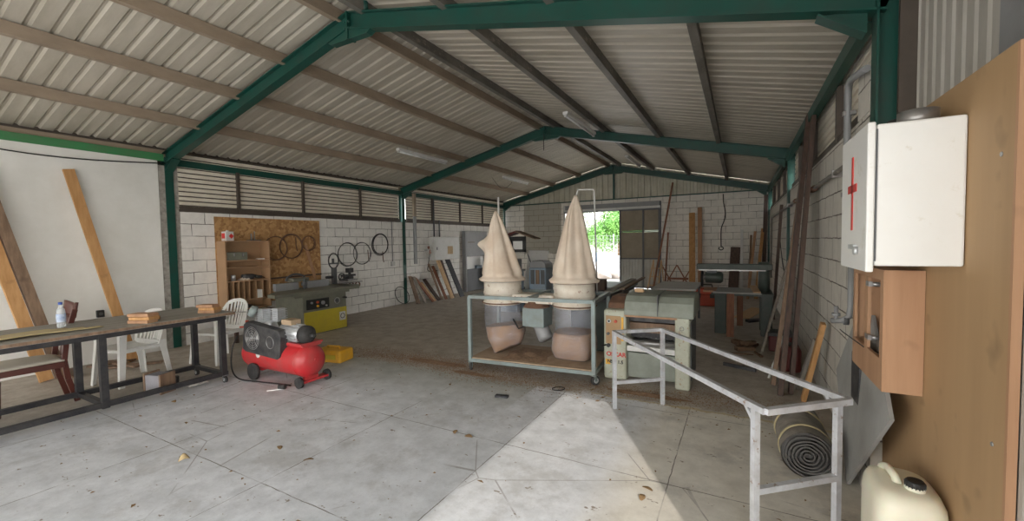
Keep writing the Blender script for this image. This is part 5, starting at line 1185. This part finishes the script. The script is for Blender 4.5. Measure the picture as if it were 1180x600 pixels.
# sawdust drifts
def drift(cx, cy, rx, ry, h, seed):
    def fn(u, v):
        a = 2 * PI * u; q = v; k = 1 + .35 * noise.noise(V((math.cos(a) * 1.7, math.sin(a) * 1.7, seed)))
        return (cx + rx * q * k * math.cos(a), cy + ry * q * k * math.sin(a), .0015 + h * (1 - q) ** 1.3 * (1 + .5 * noise.noise(V((q * 4 * math.cos(a), q * 4 * math.sin(a), seed)))))
    return fn
mb = MB(); rr = random.Random(9)
for args in ((4.4, 4.42, .5, .08, .012, 1), (5.1, 4.22, .3, .05, .010, 2), (7.1, 4.42, .4, .07, .014, 4)): mb.grid(drift(*args), 40, 8, True)
for k in range(15000):
    q = rr.random()
    cx_, cy_, sx_, sy_ = ((4.3, 4.45, .75, .16), (5.4, 4.18, .6, .10), (7.1, 4.42, .40, .10), (3.4, 4.35, .6, .10), (6.3, 4.45, .7, .10), (7.9, 4.6, .3, .14))[min(5, int(q * q * 6))]
    x, y = rr.gauss(cx_, sx_), rr.gauss(cy_, sy_); s_ = rr.uniform(.003, .010); a = rr.uniform(0, PI); z = .004 + rr.uniform(0, .006)
    if 5.0 < x < 6.5 and y > 4.6: continue
    mb.add([(x + s_ * math.cos(a), y + s_ * math.sin(a), z), (x - s_ * .6 * math.sin(a), y + s_ * .6 * math.cos(a), z + s_ * .3), (x - s_ * math.cos(a), y - s_ * math.sin(a), z), (x + s_ * .6 * math.sin(a), y - s_ * .6 * math.cos(a), z)], [(0, 1, 2, 3)])
tag(mb.build('sawdust_drift', 'sawdust', world=True), 'long drift of brown sawdust along edge of pale floor', 'sawdust', kind='stuff')

# ================================================================== OUTSIDE
g = MB(); g.bb((-60, Y3 + .3, -.3), (60, 90, -.06)); g.bb((-60, -60, -.3), (60, Y0, -.06)); g.bb((9.0, Y0, -.3), (60, Y3 + .3, -.06)); g.bb((-60, Y0, -.3), (-.3, Y3 + .3, -.06))
struct(g.build('ground', 'soil', world=True))
rr = random.Random(11)
mb = MB()
for k in range(230):
    x, y = rr.gauss(.6, 2.6), rr.uniform(17.5, 29); top = max(.1, .05 * (y - 15))
    T = Matrix.Translation((x, y, rr.uniform(-.05, .5) * top + .05)) @ Matrix.Rotation(rr.uniform(0, 6), 4, V((rr.random(), rr.random(), rr.random())).normalized())
    s = rr.uniform(.15, .6); m2 = MB(T); m2.box((0, 0, 0), (s * 1.6, s, s * rr.uniform(.15, .6))); mb.add(m2.v, m2.f)
tag(mb.build('rubble_heap', 'rubble', world=True), 'bright sunlit heap of rubble and slabs outside the doorway', 'rubble', kind='stuff')
t = thing('blue_drum', 'small blue grey drum standing in the rubble outside', 'drum', (1.4, 22, .2))
MB().lathe((1.4, 22, .2), [(0, 0), (.3, 0), (.3, .8), (0, .8)], 20).build('body', 'bluepaint', t); MB().torus((1.4, 22, .6), .3, .02, (0, 0, 1), 24, 6).build('hoop', 'bluepaint', t)
for a, b, lab in (((2.2, 17.5, 0), (.3, 19.5, 1.0), 'dark beam sloping across the rubble outside'), ((1.2, 19.5, .1), (-.8, 21, .6), 'second dark beam in the rubble outside')):
    plank('rubble_beam', lab, a, b, .12, .08, (0, 0, 1), 'oldwood', 'beam')
# fence
t = thing('wire_fence', 'wire mesh fence on posts beyond the rubble outside', 'fence', (-2, 30, 0))
mb = MB()
for k in range(60): mb.tube((-9 + .25 * k, 30, 0), (-9 + .25 * k, 30, 2.0), .008, n=4)
for k in range(9): mb.tube((-9, 30, .05 + .24 * k), (6, 30, .05 + .24 * k), .008, n=4)
mb.build('mesh', 'steel', t)
for k in range(6): MB().tube((-9 + 3 * k, 30, 0), (-9 + 3 * k, 30, 2.1), .035, n=8).build('post', 'steel', t)
def tree(name, lab, x, y, h, R, m, n, zc=None, seed=1):
    r = random.Random(seed); t = thing(name, lab, 'tree', (x, y, 0))
    tr = MB(); tr.tube((x, y, 0), (x, y, h * .55), .12, .07, 10)
    for k in range(6):
        a = k * 1.05; tr.tube((x, y, h * (.3 + .04 * k)), (x + R * .6 * math.cos(a), y + R * .6 * math.sin(a), h * (.6 + .05 * k)), .05, .02, 7)
    tr.build('trunk', 'oldwood', t)
    mb = MB(); blobs = [(r.gauss(0, .38) * R, r.gauss(0, .38) * R, h * .62 + r.gauss(0, .28) * R * .8, R * r.uniform(.25, .5)) for _ in range(26)]
    vs, fs = [], []
    for k in range(n):
        bx_, by_, bz_, br_ = blobs[k % 26]; d = V((r.gauss(0, 1), r.gauss(0, 1), r.gauss(0, 1))).normalized(); p = V((x + bx_, y + by_, bz_)) + d * br_ * r.uniform(.6, 1)
        if p.z < .1: p.z = .1 + r.random()
        s = r.uniform(.05, .11); u = V((r.gauss(0, 1), r.gauss(0, 1), r.gauss(0, .6))).normalized(); w = u.cross(d).normalized() if u.cross(d).length > .01 else V((0, 0, 1)); o = len(vs)
        vs += [p - u * s, p + w * s * .5, p + u * s, p - w * s * .5]; fs.append((o, o + 1, o + 2, o + 3))
    mb.add(vs, fs); mb.build('foliage', m, t)
tree('leafy_tree', 'bright green leafy tree beyond the fence outside', -.9, 35, 4.6, 2.6, 'leafgreen', 26000, seed=3)
tree('olive_tree', 'greyish olive tree left of the bright green one outside', -5.4, 33, 5.6, 2.8, 'leafgrey', 20000, seed=5)
tree('yellow_bush', 'low yellow green bush in front of the fence outside', -2.9, 29, 2.4, 1.3, 'leafyel', 7000, seed=8)
tree('leafy_tree', 'darker green tree far right behind the fence outside', 3.2, 42, 5.0, 3.0, 'leafgreen', 12000, seed=9)
mb = MB()
mb.grid(lambda u, v: (-60 + 90 * u, 46 + 30 * v, -.2 + 3.8 * v ** .7 * (1 + .25 * noise.noise(V((u * 6, v * 2, 3))))), 50, 12)
struct(mb.build('ground_hill', 'hill', world=True))

# ================================================================== CAMERA AND LIGHT
f, pit, rol, yaw, cx = 483.6518, -.0429176, -.0165544, -.4979894, 7.9744576
fw = V((math.sin(yaw) * math.cos(pit), math.cos(yaw) * math.cos(pit), math.sin(pit)))
rt = V((math.cos(yaw), -math.sin(yaw), 0)); upv = rt.cross(fw)
r2 = rt * math.cos(rol) + upv * math.sin(rol); u2 = -rt * math.sin(rol) + upv * math.cos(rol)
cam = bpy.data.cameras.new('camera'); co = bpy.data.objects.new('camera', cam); C.objects.link(co)
cam.sensor_width = 36; cam.lens = f * 36 / 1180; cam.clip_start = .05; cam.clip_end = 500
m = Matrix((r2, u2, -fw)).transposed().to_4x4(); m.translation = V((cx, 0, 1.6)); co.matrix_world = m
bpy.context.scene.camera = co

sun = bpy.data.lights.new('sun', 'SUN'); so = bpy.data.objects.new('sun', sun); C.objects.link(so)
sd = V((-.49, .87, -.554 * math.hypot(.49, .87))).normalized()
so.rotation_euler = (-sd).to_track_quat('Z', 'Y').to_euler(); sun.energy = 2.7; sun.angle = .012; sun.color = (1, .93, .85)
w = bpy.data.worlds.new('world'); bpy.context.scene.world = w; w.use_nodes = True; nt = w.node_tree
bg = nt.nodes['Background']; tc = nt.nodes.new('ShaderNodeTexCoord'); sp_ = nt.nodes.new('ShaderNodeSeparateXYZ'); nt.links.new(tc.outputs['Generated'], sp_.inputs[0])
cr = nt.nodes.new('ShaderNodeValToRGB'); cr.color_ramp.elements[0].position = 0; cr.color_ramp.elements[0].color = (1, .955, .89, 1); cr.color_ramp.elements[1].position = .8; cr.color_ramp.elements[1].color = (.74, .85, 1, 1)
nt.links.new(sp_.outputs['Z'], cr.inputs[0]); nt.links.new(cr.outputs[0], bg.inputs['Color']); bg.inputs['Strength'].default_value = 7.5
sc = bpy.context.scene
sc.view_settings.view_transform = 'Standard'; sc.view_settings.look = 'None'; sc.view_settings.gamma = 1; sc.view_settings.use_curve_mapping = False
sc.view_settings.exposure = -.06
